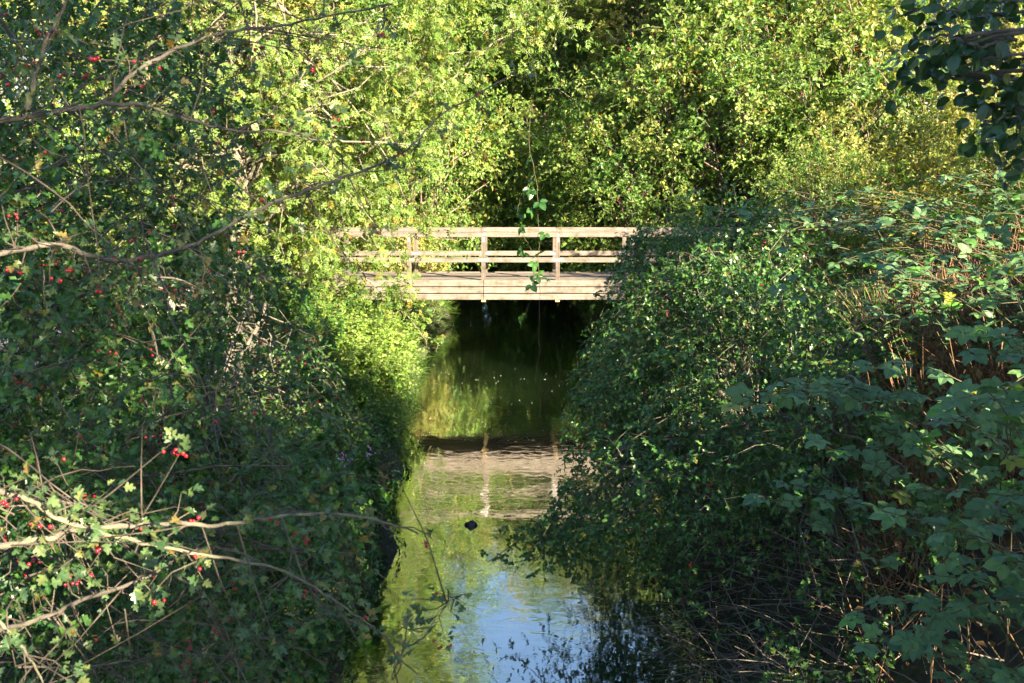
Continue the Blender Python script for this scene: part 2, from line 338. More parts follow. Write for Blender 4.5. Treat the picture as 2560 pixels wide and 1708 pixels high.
t.links.new(tc.outputs['Object'], nz.inputs['Vector']); r = ramp(t, [(.3, (.018, .014, .010)), (.5, (.035, .030, .018)), (.62, (.045, .055, .02)), (.8, (.07, .055, .035))])
t.links.new(nz.outputs[0], r.inputs[0]); t.links.new(r.outputs[0], b.inputs['Base Color']); b.inputs['Roughness'].default_value = .95
bp = t.nodes.new('ShaderNodeBump'); bp.inputs['Strength'].default_value = .8; bp.inputs['Distance'].default_value = .06; t.links.new(nz.outputs[0], bp.inputs['Height']); t.links.new(bp.outputs[0], b.inputs['Normal'])
g = MB(); g.add(*grid_mesh(gx, gy, gz)); g.build('ground', M_SOIL, smooth=True, kind='structure')

M_PATH = plain('pale_gravel', (.46, .38, .33), .95, 0, .25, 25)
py_ = np.linspace(-10, 70, 161); pxc = -7.6+.35*np.sin(py_*.12); off = np.linspace(-1.15, 1.15, 7)
PX = pxc[:, None]+off[None]*(1+.07*np.sin(py_*2.1)[:, None]); PY = np.broadcast_to(py_[:, None], PX.shape); PZ = np.maximum(hgt(PX, PY), 2.15)+.09-.02*(np.abs(off)/1.15)[None]**2
g = MB(); g.add(*grid_mesh(PX, PY, PZ))
ex = np.linspace(-8, -5.9, 12); ey = np.linspace(22.7, 24.6, 7); EX, EY = np.meshgrid(ex, ey); g.add(*grid_mesh(EX, EY, np.maximum(hgt(EX, EY), 2.2)+.05))
g.build('path', M_PATH, smooth=True, kind='structure')

M_WATER, t, b = new_mat('stream_water'); L = t.links
tc = t.nodes.new('ShaderNodeTexCoord')
def nzs(scale, det, sx=1, sy=1):
    mp = t.nodes.new('ShaderNodeMapping'); mp.inputs['Scale'].default_value = (sx, sy, 1); L.new(tc.outputs['Object'], mp.inputs[0])
    n = t.nodes.new('ShaderNodeTexNoise'); n.inputs['Scale'].default_value = scale; n.inputs['Detail'].default_value = det; n.inputs['Distortion'].default_value = .6; L.new(mp.outputs[0], n.inputs['Vector']); return n
n1, n2, n3 = nzs(1.1, 2, 1, .7), nzs(5.5, 3, .8, 1.2), nzs(.45, 2)
mr = t.nodes.new('ShaderNodeMapRange'); mr.inputs[1].default_value = .42; mr.inputs[2].default_value = .62; mr.inputs[3].default_value = .25; mr.inputs[4].default_value = 1.0; L.new(n3.outputs[0], mr.inputs[0])
mu = t.nodes.new('ShaderNodeMath'); mu.operation = 'MULTIPLY'; L.new(n2.outputs[0], mu.inputs[0]); L.new(mr.outputs[0], mu.inputs[1])
b1 = t.nodes.new('ShaderNodeBump'); b1.inputs['Strength'].default_value = 1; b1.inputs['Distance'].default_value = .007; L.new(n1.outputs[0], b1.inputs['Height'])
b2 = t.nodes.new('ShaderNodeBump'); b2.inputs['Strength'].default_value = 1; b2.inputs['Distance'].default_value = .0032; L.new(mu.outputs[0], b2.inputs['Height']); L.new(b1.outputs[0], b2.inputs['Normal'])
b.inputs['Base Color'].default_value = (.010, .018, .008, 1); b.inputs['Roughness'].default_value = .12; L.new(b2.outputs[0], b.inputs['Normal'])
gl = t.nodes.new('ShaderNodeBsdfGlossy'); gl.inputs['Roughness'].default_value = .015; gl.inputs['Color'].default_value = (.93, .95, .93, 1); L.new(b2.outputs[0], gl.inputs['Normal'])
fr = t.nodes.new('ShaderNodeFresnel'); fr.inputs[0].default_value = 1.33; L.new(b2.outputs[0], fr.inputs['Normal'])
mf = t.nodes.new('ShaderNodeMapRange'); mf.inputs[1].default_value = 0; mf.inputs[2].default_value = .5; mf.inputs[3].default_value = .42; mf.inputs[4].default_value = .85; L.new(fr.outputs[0], mf.inputs[0])
ms = t.nodes.new('ShaderNodeMixShader'); L.new(mf.outputs[0], ms.inputs[0]); L.new(b.outputs[0], ms.inputs[1]); L.new(gl.outputs[0], ms.inputs[2]); L.new(ms.outputs[0], t.nodes['Material Output'].inputs[0])
wy = np.unique(np.concatenate([np.linspace(-30, 5, 12), np.linspace(5, 60, 60), np.linspace(60, 300, 10)])); wl = np.interp(wy, YL, XL)-.6; wr = np.interp(wy, YR, XR)+.6
wt = np.linspace(0, 1, 9)[None]; WX = wl[:, None]*(1-wt)+wr[:, None]*wt; WYY = np.broadcast_to(wy[:, None], WX.shape)
g = MB(); g.add(*grid_mesh(WX, WYY, np.zeros_like(WX))); g.build('stream_water', M_WATER, smooth=True, kind='structure')

# ------------------------------------------------------------------ footbridge
BY, BW, ZD, ZH, ZF = 22.78, 1.683, 2.303, 3.403, 1.858      # near face, rail to rail, deck, handrail top, fascia foot
POSTS = [-5.77, -4.065, -2.36, -.655, 1.05, 2.755, 4.46, 6.165]
rb = np.random.default_rng(5)
bridge = thing('wooden_footbridge', 'weathered timber footbridge with post and rail sides spanning the stream', 'footbridge', (0, BY, 0))
O = (0, BY, 0)
def bpart(name, mat, args, parent=bridge, **k):
    m = MB(); box(m, *args, **k); return m.build(name, mat, parent, O)
for side, y0 in ((0, BY), (1, BY+BW)):
    for i, x in enumerate(POSTS):
        po = bpart('post', M_WZ, (x-.047, x+.047, y0+.002, y0+.098, ZF+.02 if side else ZD-.03, ZH-.110))
        if side == 0: bpart('joist', M_WY, (x-.05, x+.05, BY-.034, BY+BW+.1, ZF-.052, ZF-.006))
        yb = y0+.0015
        st = MB(); box(st, x-.024, x+.024, y0-.014, y0-.0095, ZH-.075, ZH-.035, b=.001); box(st, x-.024, x+.024, y0-.004, y0+.0015, ZH-.22, ZH-.112, b=.001); sto = st.build('strap', M_METAL, bridge, O)
        for zz in (ZH-.14, ZH-.19):
            q = MB(); box(q, x-.008, x+.008, y0-.010, y0-.004, zz-.008, zz+.008); q.build('bolt', M_BOLT, sto, O)
        br = MB(); box(br, x-.125, x+.125, yb-.006, yb-.001, 2.745, 2.80, b=.001); bo = br.build('bracket', M_METAL, bridge, O)
        for dx in (-.095, 0, .095):
            q = MB(); box(q, x+dx-.009, x+dx+.009, yb-.014, yb-.006, 2.763, 2.781); q.build('bolt', M_BOLT, bo, O)
    ends = [-6.6]+[(a) for a in POSTS[1::2]]+[6.9]
    for a, c in zip(ends[:-1], ends[1:]):
        z = rb.normal(0, .002)
        bpart('handrail', M_WX, (a+.003, c-.003, y0-.009, y0+.118, ZH-.107+z, ZH+z), b=.005)
    pe = [-6.6-.05]+POSTS+[6.9+.05]
    for a, c in zip(pe[:-1], pe[1:]): bpart('middle_rail', M_WX, (a+.050, c-.050, y0+.003, y0+.052, 2.715, 2.83))
    for k, (z0, z1) in enumerate(((ZF, ZF+.132), (ZF+.154, ZF+.286), (ZF+.308, ZD+.003))):
        for a, c in zip([-6.6, -4.065, -.655, 2.755], [-4.065, -.655, 2.755, 6.9]):
            yy = y0-.030+rb.normal(0, .002) if side == 0 else y0+.10
            fo = bpart('fascia_board', M_WX, (a+.007, c-.007, yy, yy+.03, z0, z1))
            if side == 0:
                for x in [q for q in POSTS if a-.1 < q < c+.1]:
                    for dx in ((.04,) if abs(x-a) < .1 else (-.04,) if abs(x-c) < .1 else (0,)):
                        q = MB(); zc = (z0+z1)/2+rb.normal(0, .008); box(q, x+dx-.010, x+dx+.010, yy-.006, yy, zc-.010, zc+.010); q.build('bolt', M_BOLT, fo, O)
npl = 11; pw = (BW-.0)/npl
for i in range(npl):
    for a, c in zip([-6.6, -4.065, -.655, 2.755], [-4.065, -.655, 2.755, 6.9]):
        y = BY+.10+i*(BW-.1)/npl; bpart('deck_plank', M_WX, (a+.004, c-.004, y+.004, y+(BW-.1)/npl-.004, ZD-.045, ZD-.006+rb.normal(0, .002)))
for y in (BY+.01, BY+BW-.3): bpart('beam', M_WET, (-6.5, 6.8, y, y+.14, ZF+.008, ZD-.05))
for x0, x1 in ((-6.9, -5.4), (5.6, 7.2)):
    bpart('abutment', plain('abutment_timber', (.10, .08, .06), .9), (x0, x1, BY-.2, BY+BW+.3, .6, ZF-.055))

# ------------------------------------------------------------------ plant builders
def ground_at(x, y): return float(hgt(np.array([x]), np.array([y]))[0])
def clumps_in(rng, n, cen, rad, shell=.35, floor=None):
    d = nrm(rng.normal(0, 1, (n, 3))); r = rng.uniform(shell**3, 1, n)**(1/3.)
    lump = 1+.16*np.sin(d[:, 0]*5+rng.uniform(0, 6))+.14*np.sin(d[:, 1]*6+rng.uniform(0, 6))+.12*np.sin(d[:, 2]*7+rng.uniform(0, 6))
    C = np.asarray(cen)+d*r[:, None]*lump[:, None]*np.asarray(rad); O = nrm(d/np.asarray(rad)*min(rad))
    if floor is not None:
        k = C[:, 2] > floor; C, O = C[k], O[k]
    return C, O
def crown_parts(rng, root, C, OUT, starts, tp, mats, n_tw, n_lf, tl, ll, lr=.035, parent_origin=(0, 0, 0), trunk=None, reject=None, droop=.25, upn=.8,
                twr=.004, tw_every=1, names=('limbs', 'crown'), spread=.12, bark=None, lean=None, sag=.12, keep=None, limb_every=1, on=.45):
    """limbs from starts to clumps, twigs, leaves -> two meshes under root"""
    P, Lf = sprays(rng, C, OUT, n_tw, n_lf, tl, ll, droop, upn, spread, reject, lean=lean, on=on)
    mb = MB()
    if keep is not None: Lf, sel = keep(Lf)
    else: sel = None
    add_leaves(mb, tp, Lf, 0)
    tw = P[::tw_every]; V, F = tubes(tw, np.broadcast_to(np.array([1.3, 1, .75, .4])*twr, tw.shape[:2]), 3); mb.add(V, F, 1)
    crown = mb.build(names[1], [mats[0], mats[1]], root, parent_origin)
    tb = MB()
    if starts is not None:
        if limb_every > 1: starts, C = starts[::limb_every], C[::limb_every]
        LP = limb_lines(rng, starts, C, 7, sag); ln = np.linalg.norm(C-starts, axis=1)
        rr = np.linspace(1, .28, 7)[None]*(lr*np.clip(ln, .5, 3)/2)[:, None]
        if reject is not None:
            bad = reject(LP[:, 2:].reshape(-1, 3)).reshape(len(LP), -1).any(1); LP, rr = LP[~bad], rr[~bad]
        V, F = tubes(LP, rr, 5); tb.add(V, F)
    if trunk is not None:
        for T, r in trunk:
            V, F = tubes(np.asarray(T)[None], np.asarray(r)[None], 9)
            MB().add(V, F).build('trunk' if len(trunk) == 1 else 'stem', bark or M_BARK, root, parent_origin, smooth=True)
    if tb.V: tb.build('limbs', bark or M_BARK, root, parent_origin, smooth=True, kind='stuff')
    return crown, sel
def at_line(T, t):
    T = np.asarray(T); x = np.clip(t, 0, 1)*(len(T)-1); i = np.minimum(x.astype(int), len(T)-2); return T[i]+(T[i+1]-T[i])*(x-i)[:, None]

def woodland_tree(seed, name, label, h, rx, rz, ncl, n_tw, n_lf, ll, tp='kite', mat=None, tl=.75, low=.28, group=None, cat='tree', bark=None):
    """one tree standing at the origin; copies are placed later"""
    rng = np.random.default_rng(seed); root = thing(name, label, cat, (0, 0, 0), group)
    T = smooth_line([(0, 0, -.3), (rng.normal(0, .15), rng.normal(0, .15), h*.3), (rng.normal(0, .3), rng.normal(0, .3), h*.6), (rng.normal(0, .35), rng.normal(0, .35), h*.92)], 14, rng, .03)
    r = np.linspace(.2, .03, 14)*h/11; r[0] *= 1.5
    C, O = clumps_in(rng, ncl, (0, 0, h-rz), (rx, rx, rz), .42, h*low*.6)
    S = at_line(T, (C[:, 2]/h)*.78+rng.uniform(-.22, -.04, len(C)))
    crown_parts(rng, root, C, O, S, tp, (mat or M_TREE, M_TWIGB), n_tw, n_lf, tl, ll, .022, trunk=[(T, r)], bark=bark or M_TRUNK, spread=.28, tw_every=4, twr=.006, droop=.3, upn=.3, on=.85)
    return root
def shrub(seed, name, label, h, rx, ncl, n_tw, n_lf, ll, tp='oval4', mat=None, tl=.5, group=None, bark=None, berries=0, droop=.3, cat='shrub', stems=7, dry=0):
    rng = np.random.default_rng(seed); root = thing(name, label, cat, (0, 0, 0), group)
    C, O = clumps_in(rng, ncl, (0, 0, h*.48), (rx, rx, h*.55), .4, .15)
    trunks = []; base = []
    for i in range(stems):
        a = rng.uniform(0, 6.28); top = np.array([math.cos(a)*rx*.45, math.sin(a)*rx*.45, h*rng.uniform(.5, .8)])
        T = smooth_line([(math.cos(a)*.12, math.sin(a)*.12, -.15), top*np.array([.35, .35, .5]), top], 9, rng, .03); trunks.append((T, np.linspace(.035, .012, 9)*h/3)); base.append(T)
    base = np.array(base); j = np.argmin(np.linalg.norm(base[:, -1][None]-C[:, None], axis=2), 1)
    S = np.array([at_line(base[q], np.array([np.clip(c[2]/h*.9-.15, .1, .95)]))[0] for q, c in zip(j, C)])
    crown, _ = crown_parts(rng, root, C, O, S, tp, (mat or M_TREE, M_TWIGB), n_tw, n_lf, tl, ll, .022, trunk=trunks, names=('limbs', 'foliage'), bark=bark or M_TWIG, spread=.2, twr=.004, droop=droop, upn=.35, on=.8, tw_every=2)
    if berries:
        b = MB(); bc = C[rng.integers(0, len(C), berries)]+O[rng.integers(0, len(C), berries)]*.2+rng.normal(0, .22, (berries, 3))
        pts = (bc[:, None]+rng.normal(0, .025, (berries, 5, 3))).reshape(-1, 3); berry_mesh(rng, b, pts, .009); b.build('berries', M_HAWB, root, kind='stuff')
    return root
def place(protos, spots, labels, group):
    used = set()
    for i, (k, x, y, sc, rz) in enumerate(spots):
        z = ground_at(x, y); lab = labels[i] if isinstance(labels, (list, tuple)) else labels
        p = protos[k]
        if k in used: copy_tree(p, (x, y, z), rz, sc, lab, group)
        else:
            used.add(k); p.location = (x, y, z); p.rotation_euler = (0, 0, rz); p.scale = sc if isinstance(sc, tuple) else (sc,)*3; p['label'] = lab
            if group: p['group'] = group

# ------------------------------------------------------------------ the wood beyond the bridge
ta = woodland_tree(11, 'woodland_tree', '', 13.5, 3.6, 5.0, 190, 20, 12, .135)
tb_ = woodland_tree(12, 'woodland_tree', '', 12.0, 3.2, 4.6, 170, 20, 12, .125, mat=M_YEL)
tcn = woodland_tree(13, 'woodland_tree', '', 16.0, 4.0, 6.2, 210, 20, 12, .14)
spots = [('a', -6.4, 31.5, .95, .4), ('b', -9.5, 28.0, 1.05, 2.2), ('c', -4.9, 38.5, 1.0, 1.1), ('b', -12.5, 34, 1.15, 4.0), ('a', -15.5, 27, 1.0, 3.0), ('c', -10, 43, 1.0, 5.1),
         ('a', 8.6, 37.0, .95, 2.7), ('b', 9.8, 33.0, .95, .9), ('a', 2.6, 42.5, .95, 4.4), ('c', 11.0, 42.5, .95, 3.3), ('b', 14.0, 37.0, 1.1, 1.9), ('a', 18.5, 38.0, 1.0, 5.6), ('b', .6, 49, 1.15, 2.9), ('a', -2.6, 46.5, .95, .2),
         ('b', 15.5, 27.5, .62, 3.9), ('a', 21.5, 33.5, .75, .6), ('c', -19, 34, 1.0, 2.5), ('b', 4.2, 50, 1.15, 5.0), ('a', -13.5, 21.5, .95, 1.3), ('c', -1.0, 58, 1.0, .3), ('a', 6.5, 60, 1.3, 1.0), ('c', -7.5, 56, 1.0, 2.0), ('b', 2.6, 66, 1.5, 4.0), ('c', 12.5, 50, 1.0, 3.0), ('b', 5.2, 40.5, .95, 1.2)]
labels = ['sunlit broad tree on the far left bank just behind the bridge end', 'yellow-green tree glowing behind the elder at the upper left of the bridge', 'tall tree standing left of the stream where it bends behind the bridge',
          'yellowing tree deep in the wood at the upper left', 'leafy tree beside the path at the left edge of the wood', 'tall tree behind the path, showing in gaps of the hawthorn',
          'broad tree on the right bank behind the sunlit shrubs', 'yellow-green tree above the shrubs right of the bridge', 'dark green tree closing the stream view above the bridge', 'tall tree rising at the top centre-right of the wood',
          'yellow-green tree in the upper right of the wood', 'broad tree at the far right behind the alder leaves', 'pale yellow tree at the very back of the stream gap', 'small tree leaning over the stream bend left of centre',
          'yellow tree lit from behind beside the alder leaves', 'leafy tree at the right rim behind the brambles', 'tall tree at the far upper left behind the red-berried hawthorn', 'high yellow-green tree at the back right of the stream gap', 'leafy tree left of the path near the hawthorn']+['tree at the back of the wood, glimpsed between nearer crowns']*5+['bright yellow-green tree at the top just right of centre']
place({'a': ta, 'b': tb_, 'c': tcn}, spots, labels, 'trees of the sunlit wood')

sa = shrub(21, 'woodland_shrub', '', 4.6, 2.3, 100, 18, 11, .105, mat=M_TREE, berries=90, tl=.55)
sb = shrub(22, 'woodland_shrub', '', 4.2, 2.2, 95, 18, 11, .095, 'oval4', mat=M_TREE, berries=120, tl=.55)
sc_ = shrub(23, 'woodland_shrub', '', 3.2, 1.7, 85, 16, 11, .09, mat=M_YEL, tl=.5, droop=.45)
spots = [('c', -3.35, 28.4, (.85, .85, .8), .3), ('a', -5.2, 27.8, .95, 1.2), ('b', -3.9, 32.5, 1.0, 2.0), ('a', -7.6, 29.5, 1.1, 3.2), ('c', -3.3, 35.5, 1.2, 4.0),
         ('b', 3.9, 28.6, 1.05, .7), ('a', 6.2, 28.2, 1.15, 2.4), ('b', 3.6, 33.0, 1.25, 3.9), ('a', 8.8, 27.2, 1.2, 5.0), ('b', 5.6, 30.8, 1.5, 1.6), ('a', 8.4, 31.5, 1.7, .1),
         ('a', 1.4, 39.5, (1.2, 1.1, 1.5), 4.6), ('b', -2.0, 41.5, 1.2, .5), ('b', 11.6, 28.5, 1.5, 2.9),
         ('b', 6.4, 20.2, .62, 1.0), ('a', 8.8, 17.6, .55, 2.0), ('c', 10.4, 20.6, 1.1, 3.0), ('b', 9.8, 15.2, .55, 4.2), ('a', 13.2, 20.0, .95, 5.2), ('c', 7.6, 22.2, 1.0, .9), ('b', 12.5, 24.5, 1.15, 2.2),
         ('a', -10.2, 24.0, 1.1, .8), ('b', -9.6, 17.5, 1.15, 2.6), ('a', -10.5, 12.5, 1.2, 4.1), ('a', -3.7, 33.4, (1.55, 1.3, 1.45), 2.2), ('b', 3.6, 34.2, (1.7, 1.3, 1.5), .6), ('b', -3.0, 30.6, (1.45, 1.1, 1.35), 1.4), ('a', 3.2, 31.2, (1.5, 1.15, 1.35), 4.9), ('a', 2.7, 37.6, (1.6, 1.3, 1.7), 3.3), ('b', -3.3, 38.2, (1.5, 1.3, 1.6), 5.3), ('a', -6, 46, 1.8, .3), ('b', -.5, 53, 1.9, 1.7), ('a', 4.5, 46, 1.7, 2.9), ('b', 8.6, 44.5, 1.6, 3.8), ('a', 2.2, 55, 2.0, 5.0), ('b', 12.5, 42, 1.6, .9), ('a', -3.5, 51, 1.7, 4.4)]
labels = ['yellowing shrub drooping to the water under the bridge on the left', 'green shrub seen through the left bays of the railing', 'shrub on the left bank beyond the bridge, overhanging the stream', 'sunlit shrub behind the left end of the railing', 'yellow-green shrub far up the left bank',
          'shaded shrub seen through the right bays of the railing', 'red-berried shrub behind the right end of the railing', 'shrub overhanging the dark stream beyond the bridge on the right', 'sunlit shrub behind the hawthorn, right of the bridge', 'tall berried shrub in full sun above the right railing', 'high sunlit shrub right of centre under the trees',
          'dark shrub closing the stream at its bend', 'shaded shrub left of the stream bend', 'sunlit shrub high on the right behind the brambles',
          'pale sunlit shrub on the right bank before the bridge', 'sunlit shrub on the right bank above the brambles', 'yellow shrub behind the brambles under the alder leaves', 'sunlit shrub at the right edge under the alder leaves', 'tall shrub at the right rim of the bank', 'yellow shrub beside the right end of the bridge', 'lit shrub behind the yellow shrubs on the right',
          'shrub beyond the path at the left end of the bridge', 'shrub behind the path seen through the hawthorn', 'shrub beyond the path at the left edge']+['big shrub arching over the stream from the left bank behind the bridge', 'big shrub arching over the stream from the right bank behind the bridge', 'leafy shrub leaning out from the left bank just beyond the bridge', 'leafy shrub leaning out from the right bank just beyond the bridge', 'tall shrub behind the arching one on the right, mid picture', 'tall shrub behind the arching one on the left, mid picture']+['shrub in the dim understorey at the back of the wood']*7
place({'a': sa, 'b': sb, 'c': sc_}, spots, labels, 'shrubs of the banks')

# ------------------------------------------------------------------ regions left open: the stream, the bridge
CLEAR = [(905, 522), (1450, 522), (1400, 600), (1350, 690), (1310, 712), (1285, 760), (1290, 800), (1130, 815), (1130, 855), (1290, 880), (1262, 960), (1275, 1060), (1262, 1165), (1120, 1215), (1040, 1268),
         (1150, 1345), (1420, 1372), (1560, 1430), (1595, 1600), (800, 1600), (850, 1440), (915, 1330), (905, 1180), (890, 1080), (905, 1000), (960, 930), (985, 850), (960, 770), (1060, 700), (900, 640)]
def in_clear(P):
    x, y, z = proj(P); return inside(x, y, CLEAR)
LEFT_EDGE = ([0, 200, 420, 520, 640, 720, 900, 1000, 1100, 1300, 1420, 1568], [560, 590, 640, 640, 690, 750, 800, 840, 860, 880, 850, 800])
RIGHT_EDGE = ([0, 480, 560, 640, 700, 780, 860, 960, 1050, 1150, 1230, 1300, 1350, 1420, 1568], [1700, 1480, 1430, 1385, 1335, 1330, 1310, 1280, 1270, 1240, 1090, 1100, 1320, 1560, 1600])
def off_left(P):
    x, y, z = proj(P); return (x > np.interp(y, *LEFT_EDGE)) | in_clear(P)
def off_right(P):
    x, y, z = proj(P); return (x < np.interp(y, *RIGHT_EDGE)) | (in_clear(P))
def off_screen_px(P): x, y, z = proj(P); return (x < -120) | (x > 2470) | (y < -150) | (y > 1700)

def near_parts(rng, root, base, Lf, tp, mat, n=300, name='leaf'):
    """the leaves that show largest become parts of their own, the rest is returned"""
    x, y, z = proj(Lf['P']); vis = (x > 0) & (x < 2350) & (y > 0) & (y < 1568)
    sc = np.where(vis, Lf['S']/z, 0); idx = np.argsort(-sc)[:min(n, int(vis.sum()))]
    tones = np.linspace(.1, .9, 7); mes = []
    for q in list(tones)+[.97]:
        m = MB(); v, f = TP[tp]; off = np.zeros(len(v))
        if tp.startswith('bramble'): off[8::9] = .16
        else: off[-1] = .14
        m.add(v, f, 0, np.clip(q+off*(q < .9), 0, 1)); mes.append(m.mesh(name, [mat]))
    T, B, N = frames(Lf['T'][idx], Lf['N'][idx])
    for k, i in enumerate(idx):
        o = bpy.data.objects.new(name, mes[7] if Lf['tone'][i] > .92 else mes[int(np.argmin(np.abs(tones-Lf['tone'][i])))]); COL.objects.link(o); o.parent = root
        s = float(Lf['S'][i]); M = Matrix.Identity(4)
        for r_ in range(3):
            M[r_][0] = float(T[k][r_])*s; M[r_][1] = float(B[k][r_])*s; M[r_][2] = float(N[k][r_])*s; M[r_][3] = float(Lf['P'][i][r_]-base[r_])
        o.matrix_local = M
    m = np.ones(len(Lf['P']), bool); m[idx] = False
    return pick(Lf, m)
def berry_parts(rng, root, base, pts, r, n):
    """haws: the largest in view as parts, the rest joined"""
    pts = np.asarray(pts); x, y, z = proj(pts); vis = (x > 0) & (x < 2350) & (y > 0) & (y < 1568); idx = np.argsort(np.where(vis, z, 99))[:min(n, int(vis.sum()))]
    m = MB(); berry_mesh(rng, m, np.zeros((1, 3)), 1.0); me = m.mesh('berry', [M_HAWB], smooth=True)
    for i in idx:
        o = bpy.data.objects.new('berry', me); COL.objects.link(o); o.parent = root; o.location = [float(c) for c in pts[i]-base]; s = float(r*rng.uniform(.85, 1.15)); o.scale = (s, s, s*1.12); o.rotation_euler = (rng.normal(0, .4), rng.normal(0, .4), rng.uniform(0, 6))
    k = np.ones(len(pts), bool); k[idx] = False
    if k.any():
        b = MB(); berry_mesh(rng, b, pts[k], r); b.build('berries', M_HAWB, root, base, kind='stuff')

HOLES = [(W(230, 1215, 2.6), .42), (W(60, 1240, 2.5), .35), (W(90, 500, 2.95), .18), (W(320, 850, 4.2), .25), (W(760, 900, 12), .5), (W(40, 1450, 2.4), .3), (W(700, 760, 11), .7), (W(2250, 520, 8), .8), (W(2300, 900, 6), .4), (W(2280, 650, 7.5), .6),
         (W(2150, 600, 8.5), .5), (W(2250, 1000, 6), .3), (W(1950, 720, 9), .3), (W(2000, 570, 9.5), .4), (W(2150, 640, 9), .4), (W(2250, 560, 9), .4), (W(2320, 720, 8), .4), (W(2120, 720, 8.5), .4), (W(1900, 540, 10), .4), (W(2330, 600, 9), .4), (W(2000, 480, 12), .7), (W(2200, 440, 12), .8), (W(2300, 500, 11), .7), (W(920, 800, 20.5), .9), (W(930, 880, 19.5), .8), (W(870, 820, 20.5), .8)]
def sun_gap(P):  # cuts gaps in the unseen crowns so sun reaches these spots
    bad = np.zeros(len(P), bool)
    for p, r in HOLES:
        v = P-p; a = v@TO_SUN; bad |= (np.linalg.norm(v-a[:, None]*TO_SUN, axis=1) < r) & (a > .6)
    return bad

# ------------------------------------------------------------------ hawthorn close by on the left
rng = np.random.default_rng(101)
HB = np.array([-3.7, 4.0, ground_at(-3.7, 4.0)])
haw = thing('hawthorn_tree', 'hawthorn with red berries filling the left side, lichened boughs reaching across', 'hawthorn tree', HB)
BR = [  # traced boughs: points, distance at both ends, radius
    ([(-130, 300), (0, 280), (120, 258), (230, 240), (300, 175), (390, 120), (480, 85), (560, 68), (650, 60), (760, 34), (900, 10)], 3.1, 3.7, .021),
    ([(230, 240), (330, 242), (430, 275), (540, 300), (640, 302), (735, 325), (790, 360)], 3.25, 3.6, .015),
    ([(-130, 600), (0, 582), (130, 562), (210, 588), (300, 597), (410, 572), (480, 545), (600, 478), (690, 442), (800, 405), (890, 368), (960, 320), (1010, 265), (1100, 215), (1190, 160)], 2.9, 3.9, .019),
    ([(62, 250), (80, 190), (105, 100), (135, 40), (170, -40)], 2.7, 2.7, .013),
    ([(-60, -20), (10, 60), (50, 120), (95, 175)], 3.0, 3.3, .016),
    ([(-130, 1285), (0, 1252), (100, 1236), (200, 1212), (300, 1208), (400, 1200), (480, 1206), (600, 1192), (700, 1180), (800, 1182), (880, 1198), (960, 1225)], 2.5, 2.9, .016),
    ([(-130, 1085), (-10, 1125), (70, 1150), (130, 1190), (210, 1216), (330, 1246), (450, 1270), (600, 1296), (690, 1330), (790, 1392), (860, 1440)], 2.45, 2.8, .014),
    ([(-130, 1500), (0, 1448), (100, 1418), (200, 1375), (330, 1328), (430, 1270), (500, 1255), (600, 1290)], 2.8, 3.0, .020),
    ([(400, 1318), (470, 1370), (500, 1425), (535, 1490), (550, 1590)], 2.9, 3.0, .010),
    ([(100, 1180), (160, 1140), (230, 1190), (300, 1270)], 3.3, 3.2, .008),
    ([(-60, 1168), (60, 1160), (200, 1158), (320, 1190), (450, 1230)], 3.4, 3.4, .009),
    ([(40, 1532), (200, 1528), (330, 1512), (450, 1502), (560, 1515)], 2.9, 3.2, .008),
    ([(-40, 1400), (30, 1460), (80, 1530), (110, 1600)], 2.4, 2.4, .010),
    ([(640, 1170), (700, 1330), (760, 1400), (860, 1445), (950, 1480), (1010, 1402), (1060, 1365)], 2.9, 3.1, .007),
    ([(930, 1480), (905, 1530), (890, 1600)], 3.05, 3.0, .006),
    ([(560, 640), (620, 740), (640, 860), (690, 980)], 5.0, 5.2, .008),
    ([(350, 760), (370, 880), (340, 1000), (350, 1090)], 4.2, 4.3, .007),
    ([(100, 620), (103, 760), (105, 800)], 3.6, 3.6, .005),
    ([(0, 800), (90, 850), (160, 960), (230, 1080), (300, 1180)], 3.8, 3.9, .010),
    ([(-40, 690), (130, 720), (240, 655), (400, 640), (520, 700)], 4.6, 5.2, .022),
    ([(-60, 660), (60, 620), (160, 640), (330, 700)], 4.4, 5.0, .028),
]
twl = []; lfs = []; bpts = []; spur = []
for pts, d0, d1, r0 in BR:
    m = len(pts); line = smooth_line([W(p[0], p[1], d0+(d1-d0)*i/(m-1)) for i, p in enumerate(pts)], 5*m, rng, .0022)
    mb = MB(); V, F = tubes(line[None], (np.linspace(1, .28, len(line))*r0*(.62 if d0 < 2.75 else .48)*(1+rng.normal(0, .06, len(line))))[None], 8); mb.add(V, F); mb.build('bough', M_BARKL if d0 < 2.75 else M_BARK, haw, HB, smooth=True)  # sunlit boughs get paler lichened bark, the others' shade is a darker bark colour
    ln = np.linalg.norm(np.diff(line, axis=0), axis=1).sum(); ns = int(ln*26)+3
    S = at_line(line, rng.uniform(.08, 1, ns)); dirs = nrm(rng.normal(0, 1, (ns, 3))*np.array([1, .7, 1]))
    # spurs with a rosette of leaves
    L_ = np.where(rng.random(ns) < .18, rng.uniform(.2, .5, ns), rng.uniform(.03, .16, ns)); E_ = S+dirs*L_[:, None]; Mid = (S+E_)/2+rng.normal(0, .012, (ns, 3))
    spur.append(np.stack([S, Mid, E_], 1))
    for e, dd in zip(E_, dirs):
        n = rng.integers(2, 6)
        T_ = nrm(dd*.5+rng.normal(0, .7, (n, 3))); N_ = nrm(UP*.6+rng.normal(0, .5, (n, 3))+np.array([0, -.5, 0]))
        lfs.append(dict(P=e+rng.normal(0, .012, (n, 3)), T=T_, N=N_, S=rng.uniform(.024, .045, n), tone=np.clip(rng.normal(.5, .25, n), 0, 1)))
        if rng.random() < .26:
            bpts += [e+np.array([rng.normal(0, .012), rng.normal(0, .012), -.015-rng.random()*.02]) for _ in range(rng.integers(1, 4))]
